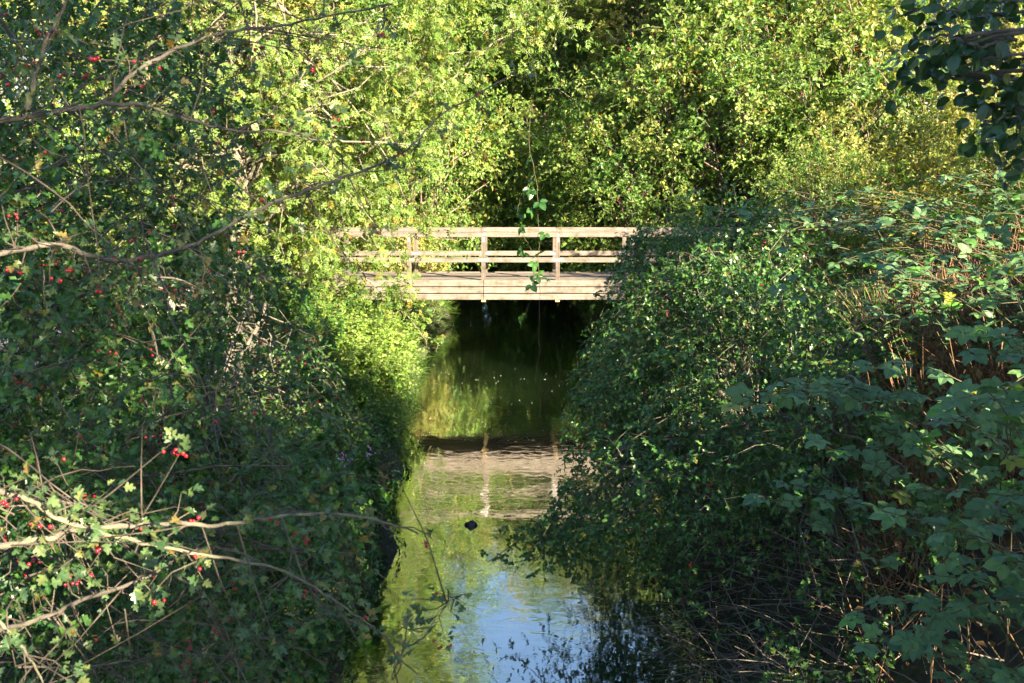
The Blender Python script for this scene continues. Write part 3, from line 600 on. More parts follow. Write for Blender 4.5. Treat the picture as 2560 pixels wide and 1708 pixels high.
sp = np.concatenate(spur); mb = MB(); V, F = tubes(sp, np.broadcast_to(np.array([.0026, .002, .0012]), sp.shape[:2]), 4); mb.add(V, F); mb.build('spurs', M_TWIGB, haw, HB, kind='stuff')
L1 = join(lfs); k = ~in_clear(L1['P']) | (rng.random(len(L1['P'])) < .8); L1 = pick(L1, k)
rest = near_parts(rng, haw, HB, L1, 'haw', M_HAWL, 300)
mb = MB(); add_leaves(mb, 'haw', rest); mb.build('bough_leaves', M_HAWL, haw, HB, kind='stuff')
n = 190; S_ = np.array([W(a, b, c) for a, b, c in zip(rng.uniform(-60, 620, n), np.where(rng.random(n) < .6, rng.uniform(1000, 1600, n), rng.uniform(0, 1000, n)), rng.uniform(2.8, 4.4, n))]); dd = nrm(np.stack([rng.normal(.5, .6, n), rng.normal(0, .3, n), rng.normal(-.15, .5, n)], 1)); ln = rng.uniform(.25, .9, n); t_ = np.linspace(0, 1, 9)
TW = S_[:, None]+dd[:, None]*(ln[:, None]*t_)[:, :, None]+np.cumsum(rng.normal(0, .010, (n, 9, 3)), 1); TW[:, :, 2] -= (ln[:, None]*.25*t_**2); k = ~(off_left(TW[:, -1]) | off_left(TW[:, 4])); TW = TW[k]
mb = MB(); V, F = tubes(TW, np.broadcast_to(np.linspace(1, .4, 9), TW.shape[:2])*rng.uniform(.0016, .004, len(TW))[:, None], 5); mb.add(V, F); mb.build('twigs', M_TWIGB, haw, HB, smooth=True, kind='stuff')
# the mass of the crown behind the boughs
C1, O1 = clumps_in(rng, 150, (-2.9, 5.9, 4.4), (2.5, 1.9, 2.6), .2); C2, O2 = clumps_in(rng, 75, (-1.9, 5.4, 2.9), (1.5, 1.6, 1.15), .15); C3, O3 = clumps_in(rng, 110, (-1.7, 4.0, 3.3), (1.5, .8, 1.6), .1)
C4, O4 = clumps_in(rng, 150, (-2.3, 5.2, 5.1), (1.9, 1.3, 1.3), .1)
C = np.vstack([C1, C2, C3, C4]); OU = np.vstack([O1, O2, O3, O4]); k = ~(off_left(C) | off_screen_px(C)) & (C[:, 1] > 3.35); C, OU = C[k], OU[k]
x, y, z = proj(C); thin = np.interp(x, [0, 350, 500, 640], [1, .95, .6, .4])*np.where(y < 620, .85, 1.0); k = rng.random(len(C)) < thin; C, OU = C[k], OU[k]
TR = smooth_line([HB-UP*.3, HB+[.1, .1, .9], HB+[.3, .4, 1.9], HB+[.5, .9, 3.4]], 12, rng, .02)
S = at_line(TR, np.clip((C[:, 2]-HB[2])/3.4*.7, .15, .9))
def keep(Lf):
    x, y, z = proj(Lf['P']); ok = (z > 2.75) & ~off_left(Lf['P']); return pick(Lf, ok), None
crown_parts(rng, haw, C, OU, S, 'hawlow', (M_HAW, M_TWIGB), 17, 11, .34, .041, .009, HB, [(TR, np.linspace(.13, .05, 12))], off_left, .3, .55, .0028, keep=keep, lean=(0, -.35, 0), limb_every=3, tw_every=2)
pts = C[rng.integers(0, len(C), 520)]+rng.normal(0, .2, (520, 3))+np.array([0, -.15, 0]); pts = (pts[:, None]+rng.normal(0, .016, (520, 2, 3))).reshape(-1, 3); pts = pts[~off_left(pts)]
berry_parts(rng, haw, HB, np.vstack([np.array(bpts), pts]), .0058, 295)

# ------------------------------------------------------------------ hawthorn shrub further along the left bank
rng = np.random.default_rng(102)
H2 = np.array([-3.6, 10.5, ground_at(-3.6, 10.5)])
haw2 = thing('hawthorn_shrub', 'shaded hawthorn shrub with clustered dark red berries drooping over the left bank', 'hawthorn shrub', H2)
C1, O1 = clumps_in(rng, 120, (-3.7, 11.2, 2.6), (1.7, 2.6, 1.7), .3); C2, O2 = clumps_in(rng, 60, (-2.9, 13.5, 1.9), (1.1, 1.8, 1.2), .3); C3, O3 = clumps_in(rng, 40, (-2.3, 9.2, 1.5), (.8, 1.3, .7), .2); C = np.vstack([C1, C2, C3]); OU = np.vstack([O1, O2, O3])
k = (C[:, 2] > hgt(C[:, 0], C[:, 1])+.1) & ~off_left(C); C, OU = C[k], OU[k]
ST_ = [smooth_line([H2+[a*.1, b_*.1, -.2], H2+[a*.5, b_*.6, .9], H2+[a*.9, b_*1.6, 1.9]], 8, rng, .02) for a, b_ in ((1, .2), (-.6, .8), (.5, 1), (-.2, -.8), (.8, -.6))]
SA = np.array(ST_); j = np.argmin(np.linalg.norm(SA[:, -1][None]-C[:, None], axis=2), 1); S = np.array([at_line(SA[q], np.array([rng.uniform(.4, .95)]))[0] for q in j])
crown_parts(rng, haw2, C, OU, S, 'hawlow', (M_HAW, M_TWIGB), 14, 9, .42, .055, .008, H2, [(T, np.linspace(.045, .02, 8)) for T in ST_], off_left, .5, .6, .003, names=('limbs', 'foliage'))
pts = C[rng.integers(0, len(C), 150)]+rng.normal(0, .25, (150, 3)); pts = (pts[:, None]+rng.normal(0, .025, (150, 5, 3))).reshape(-1, 3); pts = pts[~off_left(pts)]
b_ = MB(); berry_mesh(rng, b_, pts, .0065); b_.build('berries', M_HAWB, haw2, H2, kind='stuff')

# ------------------------------------------------------------------ elder in the sun beside the left end of the bridge
rng = np.random.default_rng(103)
EB = np.array([-5.3, 18.6, ground_at(-5.3, 18.6)])
eld = thing('elder_tree', 'sunlit elder with pale bare boughs and dark berry clusters before the bridge end', 'elder tree', EB)
fork = EB+np.array([.25, .2, 2.0])
ELD = [([(520, 610), (600, 560), (700, 540), (790, 585), (860, 660), (920, 705), (960, 760), (985, 800)], 19.4, 20.8, .035), ([(640, 540), (740, 520), (830, 545), (900, 590), (960, 600), (1010, 580)], 19.4, 20.5, .022), ([(600, 560), (690, 480), (800, 460), (900, 505), (1000, 545), (1075, 550)], 19.4, 20.4, .022),
       ([(560, 600), (640, 470), (760, 440), (860, 330), (960, 300), (1010, 215), (1100, 125), (1200, 62), (1300, 25)], 19.2, 20.5, .05), ([(840, 345), (960, 200), (1000, 130), (1120, 115), (1250, 75), (1330, 60)], 19.8, 20.8, .026),
       ([(560, 600), (560, 420), (560, 250), (590, 120), (600, -40)], 18.9, 18.9, .085), ([(570, 380), (660, 240), (700, 120), (820, 60), (930, -20)], 19, 19.6, .04), ([(560, 320), (470, 200), (440, 80), (430, -60)], 18.9, 18.6, .05), ([(620, 500), (700, 380), (800, 250), (900, 180), (990, 60), (1010, -30)], 19.2, 20, .035),
       ([(700, 600), (760, 660), (800, 700), (850, 745)], 19.8, 20.4, .016), ([(640, 560), (720, 640), (740, 720), (745, 790)], 19.6, 20.2, .016)]
tips = []; outs = []
for pts, d0, d1, r0 in ELD:
    m = len(pts); line = smooth_line([fork]+[W(p[0], p[1], d0+(d1-d0)*i/(m-1)) for i, p in enumerate(pts)], 5*m+5, rng, .02)
    mb = MB(); V, F = tubes(line[None], (np.linspace(1.05, .22, len(line))*r0)[None], 7); mb.add(V, F); mb.build('bough', M_BARKL, eld, EB, smooth=True)
    q = int(len(pts)*(3.2 if r0 > .03 else 2.4)); tips.append(at_line(line, rng.uniform(.25, 1, q))+rng.normal(0, .14, (q, 3))); outs.append(nrm(rng.normal(0, 1, (q, 3))))
C = np.vstack(tips); OU = np.vstack(outs); x, y, z = proj(C); low = y > 500
C2, O2 = clumps_in(rng, 190, (-5.0, 19.3, 5.8), (3.4, 2.0, 3.2), .4); x2, y2, z2 = proj(C2); k = (y2 < 560) & (x2 < 1330-.35*np.abs(y2-120)); C2, O2 = C2[k], O2[k]
TR = smooth_line([EB-UP*.3, EB+[.1, .05, 1.0], fork], 8, rng, .02)
def sparse(P):
    x, y, z = proj(P); return ((y > 480) & (x > 760) & (rng.random(len(P)) < .36)) | ((y > 800) & (x > 800)) | ((x > 1090) & (y > 430)) | ((x > 1020) & (y > 330) & (rng.random(len(P)) < .6))
Ca = np.vstack([C, C2]); Oa = np.vstack([OU, O2]); S = np.vstack([C+rng.normal(0, .05, C.shape), at_line(smooth_line([fork, fork+[.1, .1, 2], fork+[.2, .2, 4.5]], 10), rng.uniform(.0, .9, len(C2)))])
crown_parts(rng, eld, Ca, Oa, S, 'pinnate', (M_ELD, M_TWIG), 10, 5, .5, .19, .022, EB, [(TR, np.linspace(.16, .11, 8))], sparse, .35, .45, .0045, bark=M_BARKL, spread=.15, tw_every=2, on=.6)
cl = Ca[rng.integers(0, len(Ca), 90)]+rng.normal(0, .25, (90, 3)); k = ~sparse(cl); cl = cl[k]; pts = (cl[:, None]+rng.normal(0, .045, (len(cl), 26, 3))*np.array([1, 1, .7])).reshape(-1, 3)
b_ = MB(); berry_mesh(rng, b_, pts, .008); b_.build('berry_clusters', M_ELDB, eld, EB, kind='stuff')

# ------------------------------------------------------------------ hawthorn leaning over the water on the right
rng = np.random.default_rng(104)
RB = np.array([3.5, 9.6, ground_at(3.5, 9.6)])
hr = thing('hawthorn_tree', 'dark shaded hawthorn on the right bank dipping its branches to the water', 'hawthorn tree', RB)
Cs = [clumps_in(rng, *a) for a in ((150, (3.2, 9.6, 2.9), (1.9, 2.9, 1.7), .3), (70, (1.5, 10.2, 2.0), (1.0, 2.4, 1.2), .2), (34, (.55, 10.4, .95), (1.25, .8, .45), .1), (60, (4.0, 12.2, 3.4), (1.6, 2.8, 1.0), .3), (60, (2.6, 7.6, 2.2), (1.0, 1.2, 1.1), .2), (26, (1.0, 17.5, 1.5), (1.0, 1.0, .5), .1), (90, (2.05, 11.3, 3.35), (1.05, 1.6, 1.05), .1), (50, (1.7, 12.5, 1.9), (.7, 1.2, .9), .1), (70, (1.9, 14.3, 1.7), (.9, 1.9, 1.1), .1), (60, (2.4, 10.8, 3.9), (.9, 1.2, .55), .1), (30, (2.3, 7.2, 1.2), (.5, 1.0, .8), .1))]
C = np.vstack([c[0] for c in Cs]); OU = np.vstack([c[1] for c in Cs]); k = (C[:, 2] > np.maximum(hgt(C[:, 0], C[:, 1]), 0)+.12) & ~off_right(C); C, OU = C[k], OU[k]
x, y, z = proj(C); cav = ((x > 1820+np.clip(620-y, -400, 0)*-.9) & (y < 760)) | ((x > 1620) & (x < 2080) & (y > 1120) & (rng.random(len(C)) < .75)) | ((x > 2120) & (y > 700)); C, OU = C[~cav], OU[~cav]
ST_ = [smooth_line([RB+[a*.1, b_*.1, -.2], RB+[a*.55, b_*.5, .7], RB+[a*1.0, b_*1.3, 1.5]], 8, rng, .03) for a, b_ in ((-1.6, .3), (-.9, -1.0), (.2, 1.2), (-1.3, 1.4), (.6, .3), (-.6, 2.0))]
SA = np.array(ST_); j = np.argmin(np.linalg.norm(SA[:, -1][None]-C[:, None], axis=2), 1); S = np.array([at_line(SA[q], np.array([rng.uniform(.4, .98)]))[0] for q in j])
def keepr(Lf): 
    Lf = pick(Lf, ~off_right(Lf['P'])); return near_parts(rng, hr, RB, Lf, 'haw', M_HAW, 300), None
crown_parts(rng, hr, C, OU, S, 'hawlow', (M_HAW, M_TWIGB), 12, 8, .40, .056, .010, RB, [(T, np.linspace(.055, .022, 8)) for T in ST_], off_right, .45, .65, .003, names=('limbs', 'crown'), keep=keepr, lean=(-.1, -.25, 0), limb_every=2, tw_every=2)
pts = C[rng.integers(0, len(C), 130)]+rng.normal(0, .22, (130, 3)); pts = (pts[:, None]+rng.normal(0, .022, (130, 4, 3))).reshape(-1, 3); pts = pts[~off_right(pts)]
b_ = MB(); berry_mesh(rng, b_, pts, .0062); b_.build('berries', M_HAWB, hr, RB, kind='stuff')

# ------------------------------------------------------------------ brambles on the right bank
def bramble(seed, label, base, spots, d_rng, n_canes, leaf, n_leaf, tpl='bramble5', face=.5, parts=300):
    rng = np.random.default_rng(seed); base = np.array([base[0], base[1], ground_at(*base)]); root = thing('bramble', label, 'bramble', base, 'brambles on the right bank')
    lines = []; lf = []
    for i in range(n_canes):
        x0, y0, x1, y1 = spots[i % len(spots)]; e = W(rng.uniform(x0, x1), rng.uniform(y0, y1), rng.uniform(*d_rng))
        s = base+np.array([rng.normal(0, .5), rng.normal(0, .6), 0]); s[2] = ground_at(s[0], s[1])
        mid = (s+e)/2; mid[2] = max(s[2], e[2])+rng.uniform(-.3, .5); mid[:2] += rng.normal(0, .15, 2)
        t = np.linspace(0, 1, 14)[:, None]; P = (1-t)**2*s+2*t*(1-t)*mid+t*t*e; P[1:] += rng.normal(0, .012, (13, 3)); lines.append(P)
        tt = np.linspace(.42, 1.0, n_leaf)+rng.normal(0, .015, n_leaf); pos = at_line(P, tt); tan = nrm(at_line(P, np.minimum(tt+.05, 1))-at_line(P, tt-.05))
        sd = np.where(np.arange(n_leaf) % 2, 1, -1)[:, None]*nrm(np.cross(tan, UP))
        T = nrm(tan*.5+sd*.8+rng.normal(0, .25, (n_leaf, 3))+np.array([-.15, -face*.4, .1])); N = nrm(UP*1.0+np.array([-.15, -face, 0])+rng.normal(0, .3, (n_leaf, 3)))
        lf.append(dict(P=pos, T=T, N=N, S=leaf*rng.uniform(.7, 1.2, n_leaf), tone=np.where(rng.random(n_leaf) < .015, .98, np.clip(rng.normal(.42, .2, n_leaf), 0, .9))))
    A = np.array(lines); mb = MB(); V, F = tubes(A, np.broadcast_to(np.linspace(.006, .0025, 14), A.shape[:2]), 5); mb.add(V, F); mb.build('canes', M_CANE, root, base, smooth=True)
    Lf = join(lf); Lf = pick(Lf, ~off_right(Lf['P'])); rest = near_parts(rng, root, base, Lf, tpl, M_BRA, parts)
    mb = MB(); add_leaves(mb, tpl, rest); mb.build('foliage', M_BRA, root, base, kind='stuff'); return root
bramble(201, 'bramble with large dark leaves nearest the camera at the lower right', (3.6, 4.6), [(2000, 1050, 2350, 1300), (2020, 1250, 2380, 1600), (2150, 780, 2380, 1050), (1950, 1380, 2250, 1600)], (3.9, 4.9), 36, .135, 9)
bramble(202, 'bramble arching flat leaves out of the dark hollow beside the hawthorn', (3.9, 6.4), [(1640, 860, 2000, 1000), (1850, 840, 2300, 960), (1700, 960, 2050, 1150), (2100, 900, 2400, 1150)], (5.2, 6.2), 26, .15, 9)
bramble(203, 'bramble mound with pale upper leaves below the sunlit bank', (5.0, 9.0), [(1750, 560, 2100, 700), (2000, 480, 2380, 620), (1900, 640, 2350, 780), (2250, 560, 2500, 800)], (7.2, 9.5), 50, .15, 9, 'bramble3', .1)
bramble(204, 'bramble in the sun at the top of the right bank', (7.0, 12.5), [(1750, 430, 2200, 540), (2050, 390, 2450, 500), (1620, 480, 1900, 570)], (10.0, 13.0), 70, .15, 9, 'bramble3', .05)

# dry stalks and dead twigs under the brambles
rng = np.random.default_rng(205); n = 3600
sx = rng.uniform(1.9, 9.0, n); sy = rng.uniform(4.0, 13.5, n); k = (sx > 2.0+.0*sy) & (sx > .36*sy) & ((sy > 7.5) | (rng.random(n) < .4)); sx, sy = sx[k], sy[k]; sz = hgt(sx, sy); n = len(sx)
ln = rng.uniform(.3, 1.7, n)*np.interp(sy, [5, 8], [.55, 1]); d = nrm(np.stack([rng.normal(-.1, .5, n), rng.normal(-.1, .5, n), np.abs(rng.normal(.9, .5, n))], 1)); s = np.array([0, .4, 1.0])
P = np.stack([sx, sy, sz+rng.uniform(-.05, .5, n)], 1)[:, None]+d[:, None]*(ln[:, None]*s)[:, :, None]; P[:, 2, 2] -= ln*rng.uniform(0, .35, n); P[:, 1] += rng.normal(0, .04, (n, 3))
q = 1700; tx_ = rng.uniform(3.0, 7.2, q); ty_ = rng.uniform(7.8, 12.5, q); tl_ = rng.uniform(.6, 1.9, q); td_ = nrm(np.stack([rng.normal(0, .32, q), rng.normal(0, .32, q), np.ones(q)], 1))
Q = np.stack([tx_, ty_, hgt(tx_, ty_)], 1)[:, None]+td_[:, None]*(tl_[:, None]*s)[:, :, None]+rng.normal(0, .03, (q, 3, 3)); P = np.concatenate([P, Q[tx_ > .38*ty_]]); n = len(P)
m = MB(); V, F = tubes(P, np.broadcast_to(np.array([.0045, .0036, .002]), (n, 3)), 3); m.add(V, F)
n2 = 5200; bx_ = rng.uniform(2.0, 8.5, n2); by_ = rng.uniform(4, 13, n2); k = bx_ > .36*by_; bx_, by_ = bx_[k], by_[k]; n2 = len(bx_)
Lf = dict(P=np.stack([bx_, by_, hgt(bx_, by_)+rng.uniform(.02, 1.1, n2)**1.3], 1), T=nrm(rng.normal(0, 1, (n2, 3))), N=nrm(rng.normal(0, 1, (n2, 3))), S=rng.uniform(.04, .09, n2), tone=rng.random(n2)); add_leaves(m, 'kite', Lf, 1)
n2 = 9000; bx_ = rng.uniform(3.0, 7.5, n2); by_ = rng.uniform(7.5, 13, n2); k = bx_ > .38*by_; bx_, by_ = bx_[k], by_[k]; n2 = len(bx_)
Lf = dict(P=np.stack([bx_, by_, hgt(bx_, by_)+rng.uniform(.02, 1.35, n2)], 1), T=nrm(rng.normal(0, 1, (n2, 3))+np.array([0, 0, -.6])), N=nrm(rng.normal(0, 1, (n2, 3))), S=rng.uniform(.04, .10, n2), tone=rng.random(n2)); add_leaves(m, 'kite', Lf, 1)
o = m.build('dry_stalks', [M_STALK, M_LITTER], kind='stuff'); tag(o, 'tangle of dry brown stalks and dead leaves under the brambles', 'dead stalks')

# ------------------------------------------------------------------ alder over the top right corner
rng = np.random.default_rng(301)
AB = np.array([6.0, 2.8, ground_at(6.0, 2.8)])
ald = thing('alder_tree', 'alder hanging shaded rounded leaves into the upper right corner', 'alder tree', AB)
TR = smooth_line([AB-UP*.3, AB+[.05, .1, 1.6], AB+[-.1, .3, 3.2], AB+[-.2, .4, 6.0]], 12, rng, .02); mb = MB(); V, F = tubes(TR[None], np.linspace(.15, .06, 12)[None], 10); mb.add(V, F); mb.build('trunk', M_BARK, ald, AB, smooth=True)
AL = [([(2420, 60), (2330, 90), (2240, 105), (2160, 80), (2085, 108)], .010), ([(2420, 150), (2320, 175), (2210, 185), (2120, 165), (2050, 205)], .010), ([(2420, 20), (2320, 30), (2210, 30), (2120, 15), (2060, 40)], .008), ([(2420, 110), (2390, 190), (2340, 235), (2300, 270), (2245, 330)], .007), ([(2420, 180), (2360, 260), (2330, 330), (2340, 400)], .006), ([(2450, 60), (2360, 130), (2280, 140), (2190, 130), (2110, 150)], .008), ([(2420, 0), (2380, -10), (2280, -10), (2180, -20)], .008), ([(2450, 250), (2390, 260), (2340, 200), (2280, 215)], .006)]
lf = []
for pts, r0 in AL:
    m_ = len(pts); line = smooth_line([at_line(TR, np.array([.62]))[0]]+[W(p[0], p[1], 4.0+.25*rng.normal()) for p in pts[:1]]+[W(p[0], p[1], 3.9+.1*rng.normal()) for p in pts[1:]], 40, rng, .006)
    mb = MB(); V, F = tubes(line[None], (np.linspace(1.1, .3, 40)*r0)[None], 6); mb.add(V, F); mb.build('bough', M_BARK, ald, AB, smooth=True)
    n = 66; tt = rng.uniform(.4, 1.0, n); p = at_line(line, tt)+rng.normal(0, .05, (n, 3)); 
    lf.append(dict(P=p, T=nrm(rng.normal(0, .6, (n, 3))+np.array([-.5, -.1, -.35])), N=nrm(rng.normal(0, .55, (n, 3))+np.array([0, -.45, .5])), S=rng.uniform(.036, .062, n), tone=np.clip(rng.normal(.45, .25, n), 0, .95)))
rest = near_parts(rng, ald, AB, join(lf), 'round', M_ALD, 300); mb = MB(); add_leaves(mb, 'round', rest); mb.build('foliage', M_ALD, ald, AB, kind='stuff')
hang = W(1225, -60, 8.0); limb = smooth_line([at_line(TR, np.array([.8]))[0], np.array([3.4, 4.6, 7.3]), np.array([1.6, 6.6, 7.2]), hang+[0, 0, .12], hang+[-.9, .7, -.02]], 26, rng, .015)
mb = MB(); V, F = tubes(limb[None], np.linspace(.06, .012, 26)[None], 7); mb.add(V, F); mb.build('bough', M_BARK, ald, AB, smooth=True)
C, OU = clumps_in(rng, 150, AB+[.4, 0, 4.6], (2.9, 2.9, 3.4), .2); k = off_screen_px(C) | (C[:, 1] < 1); C, OU = C[k], OU[k]  # unseen crown, sized and set to shade the right hawthorn
crown_parts(rng, ald, C, OU, at_line(TR, rng.uniform(.5, .98, len(C))), 'oval', (M_ALD, M_TWIG), 16, 10, .6, .10, .012, AB, reject=lambda P: ~off_screen_px(P) | sun_gap(P), names=('limbs', 'crown'))

# long shoot hanging in front of the bridge
rng = np.random.default_rng(302)
vine = thing('hanging_vine', 'long thin leafy shoot hanging down in front of the bridge centre', 'vine', hang)
v1 = smooth_line([hang, W(1208, 60, 8.03), W(1229, 180, 7.97), W(1214, 310, 8.02), W(1231, 420, 8.0), W(1236, 560, 8.0), W(1238, 720, 8.0), W(1237, 880, 8.0), W(1242, 1065, 8.0)], 60, rng, .006); v2 = smooth_line([W(1226, 400, 8.0), W(1190, 470, 8.08), W(1200, 530, 8.06), W(1222, 590, 8.02), W(1225, 650, 8.0), W(1205, 730, 8.0)], 50, rng, .006)
for l_, r0 in ((v1, .0030), (v2, .0024)):
    mb = MB(); V, F = tubes(l_[None], (np.linspace(1, .5, len(l_))*r0)[None], 5); mb.add(V, F); mb.build('stem', M_CANE, vine, hang, smooth=True)
P = np.vstack([v1[26:42:2], v2[4::3]]); n = len(P); P = P+rng.normal(0, .035, (n, 3))
Lf = dict(P=P, T=nrm(rng.normal(0, .6, (n, 3))+np.array([0, -.2, -.5])), N=nrm(rng.normal(0, .4, (n, 3))+np.array([0, -.6, .6])), S=rng.uniform(.08, .13, n), tone=np.clip(rng.normal(.35, .2, n), 0, .92)); near_parts(rng, vine, hang, Lf, 'bramble3', M_HAW, 200)

# ------------------------------------------------------------------ low growth on the banks
def herb(seed, name, h, stalks, mat, tp='oval', ll=.11, cat='plant', flower=None):
    rng = np.random.default_rng(seed); root = thing(name, '', cat); lines = []; lf = []; fl = []
    for i in range(stalks):
        a = rng.uniform(0, 6.28); r0 = rng.uniform(0, .16); top = np.array([math.cos(a)*rng.uniform(.1, .4), math.sin(a)*rng.uniform(.1, .4), h*rng.uniform(.65, 1.1)])
        P = smooth_line([(math.cos(a)*r0, math.sin(a)*r0, -.06), top*np.array([.4, .4, .55])+rng.normal(0, .03, 3), top], 8); lines.append(P); n = 15
        pos = at_line(P, np.linspace(.15, 1, n)); az = np.arange(n)*1.57+rng.uniform(0, 6); T = nrm(np.stack([np.cos(az), np.sin(az), np.full(n, -.15)], 1)+rng.normal(0, .2, (n, 3)))
        for sgn in (1, -1):
            Tq = T*np.array([sgn, sgn, 1]); lf.append(dict(P=pos, T=Tq, N=nrm(UP+rng.normal(0, .25, (n, 3))), S=ll*np.linspace(1.15, .55, n)*rng.uniform(.8, 1.2, n), tone=np.clip(rng.normal(.5, .2, n), 0, 1)))
        fl.append(P[-1])
    A = np.array(lines); mb = MB(); V, F = tubes(A, np.broadcast_to(np.linspace(.005, .002, 8), A.shape[:2]), 4); mb.add(V, F); mb.build('stems', M_CANE, root)
    mb = MB(); add_leaves(mb, tp, join(lf)); mb.build('leaves', mat, root)
    if flower is not None:
        mb = MB(); rf = np.random.default_rng(seed+1); pts = (np.array(fl)[:, None]+rf.normal(0, .03, (stalks, 16, 3))*np.array([1, 1, 1.6])).reshape(-1, 3); berry_mesh(rf, mb, pts, .011); mb.build('flowers', flower, root, kind='stuff')
    return root
h1 = herb(401, 'nettle_clump', .85, 11, M_HERB); h2 = herb(402, 'willowherb_clump', 1.0, 12, M_HERB, 'kite', .15); h3 = herb(403, 'dock_clump', .6, 9, M_HERB, 'oval', .17)
rng = np.random.default_rng(404); spots = []; labels = []
row = ['beside the near left boughs', 'below the drooping left hawthorn', 'under the berried left shrub', 'opposite the dipping branches', 'left of the black snag', 'beside the bridge reflection', 'at the edge of the sunlit bank', 'in full sun before the bridge', 'beside the bridge on the left', 'under the bridge on the left']
kinds = {'a': 'nettle', 'b': 'willowherb', 'c': 'dock'}
yv = 8.0; cnt = 0
for r_ in range(10):
    for q in range(7):
        y_ = 7.6+r_*1.75+rng.uniform(-.8, .8); e_ = .12+(q % 7)*.34+rng.uniform(-.1, .1); x_ = np.interp(y_, YL, XL)-e_
        kk = 'abc'[int(rng.integers(0, 3))]
        if r_ >= 6 and kk == 'c': kk = 'b'
        spots.append((kk, x_, y_, float(rng.uniform(.75, 1.15)), float(rng.uniform(0, 6.28)))); labels.append('%s clump %s, %s' % (['nettle', 'willowherb', 'dock']['abc'.index(kk)], row[r_], ['right at the waterline', 'a step above the waterline', 'low on the slope', 'halfway up the slope', 'high on the slope', 'near the bank top', 'on the bank top'][q]))
place({'a': h1, 'b': h2, 'c': h3}, spots, labels, 'herbs on the left bank')
gold = herb(411, 'goldenrod', .8, 5, M_HERB, 'kite', .12, flower=M_GOLD); gp = W(690, 1400, 7.8); gold.location = (gp[0], gp[1], ground_at(gp[0], gp[1])); gold['label'] = 'goldenrod with small yellow blooms among the lower left herbs'
bal = herb(412, 'balsam', 1.0, 6, M_HERB, 'kite', .15, flower=M_PINK); gp = W(800, 1100, 11.5); bal.location = (gp[0], gp[1], ground_at(gp[0], gp[1])); bal['label'] = 'balsam with pink-violet flowers on the left bank'
lm = shrub(430, 'lime_herb_mound', '', 1.15, .75, 60, 14, 9, .075, 'oval', M_HERBSUN, .3, cat='plant', droop=.5, stems=5)
place({'l': lm}, [('l', -2.95, 18.0, (1, 1, .7), 0), ('l', -2.95, 19.2, (1.1, 1.1, .65), 1), ('l', -3.0, 20.6, (1.1, 1.1, .6), 2), ('l', -3.4, 18.6, (1.0, 1.0, .55), 3), ('l', -3.5, 20.2, (1.0, 1.0, .42), 4), ('l', -2.45, 18.0, .62, 5), ('l', -2.55, 19.4, .66, 2.6)],
      ['lime-green leafy mound at the near end of the sunlit left bank', 'lime-green leafy mound spilling down the middle of the sunlit bank', 'lime-green leafy mound at the foot of the bridge fascia', 'taller lime-green mound behind the first on the sunlit bank', 'tallest lime-green mound close under the bridge end', 'small lime-green mound at the waterline, near end', 'small lime-green mound at the waterline, bridge end'], 'lime-green mounds on the sunlit bank')
# grass and ivy that cover both banks
rng = np.random.default_rng(420); n = 26000
gy_ = rng.uniform(5, 33, n); side = rng.random(n) < .62; e_ = .25+rng.uniform(.02, 1, n)*3.8; gx_ = np.where(side, np.interp(gy_, YL, XL)-e_, np.interp(gy_, YR, XR)+e_)
k = (gx_ > -6.4) & ((gx_ < 0) | (gy_ > 15)) & (rng.random(n) < .55) & ~((gy_ > 22.2) & (gy_ < 25) & (np.abs(gx_) > 4.8)); gx_, gy_ = gx_[k], gy_[k]; n = len(gx_); gz_ = hgt(gx_, gy_)
lean = np.where(gx_ < 0, .45, -.45); T = nrm(np.stack([rng.normal(0, .4, n)+lean, rng.normal(0, .45, n), np.abs(rng.normal(.8, .3, n))], 1)); 
m = MB(); Lf = dict(P=np.stack([gx_, gy_, gz_-.02], 1), T=T, N=nrm(np.cross(T, rng.normal(0, 1, (n, 3)))), S=rng.uniform(.18, .5, n), tone=np.clip(rng.normal(.45, .2, n), 0, 1)); add_leaves(m, 'blade', Lf)
n = 5000; gy_ = rng.uniform(16.5, 34, n); side = (rng.random(n) < .7) | (gy_ < 15); e_ = rng.uniform(-.05, .55, n); gx_ = np.where(side, np.interp(gy_, YL, XL)+.16*np.sin(gy_*1.7)+.1*np.sin(gy_*4.1+1)-e_, np.interp(gy_, YR, XR)+.14*np.sin(gy_*1.3+2)+e_)
lean = np.where(gx_ < 0, .9, -.9); T = nrm(np.stack([rng.normal(0, .4, n)+lean, rng.normal(0, .45, n), rng.normal(.25, .5, n)], 1))
Lf = dict(P=np.stack([gx_, gy_, np.maximum(hgt(gx_, gy_), .05)-.01], 1), T=T, N=nrm(UP+rng.normal(0, .5, (n, 3))), S=rng.uniform(.2, .55, n), tone=np.clip(rng.normal(.45, .2, n), 0, 1)); add_leaves(m, 'blade', Lf)
o = m.build('grass', M_GRASS, kind='stuff'); tag(o, 'long grass fringing both banks of the stream', 'grass')
n = 27000; gy_ = rng.uniform(5, 34, n); side = (rng.random(n) < .7) | (gy_ < 14); e_ = rng.uniform(0, 1, n)**1.6*4.2-.1; gx_ = np.where(side, np.interp(gy_, YL, XL)-e_, np.interp(gy_, YR, XR)+e_)
k = ((gx_ > -6.3) | (gx_ > 0)) & ~((gy_ > 22.2) & (gy_ < 25) & (np.abs(gx_) > 4.8)); gx_, gy_ = gx_[k], gy_[k]; n = len(gx_)
Lf = dict(P=np.stack([gx_, gy_, hgt(gx_, gy_)+rng.uniform(.01, .3, n)**1.4+.01], 1), T=nrm(rng.normal(0, 1, (n, 3))*np.array([1, 1, .4])), N=nrm(UP*.8+rng.normal(0, .4, (n, 3))+np.stack([np.where(gx_ < 0, .4, -.4), np.full(n, -.2), np.zeros(n)], 1)), S=rng.uniform(.05, .10, n), tone=np.clip(rng.normal(.4, .2, n), 0, 1))
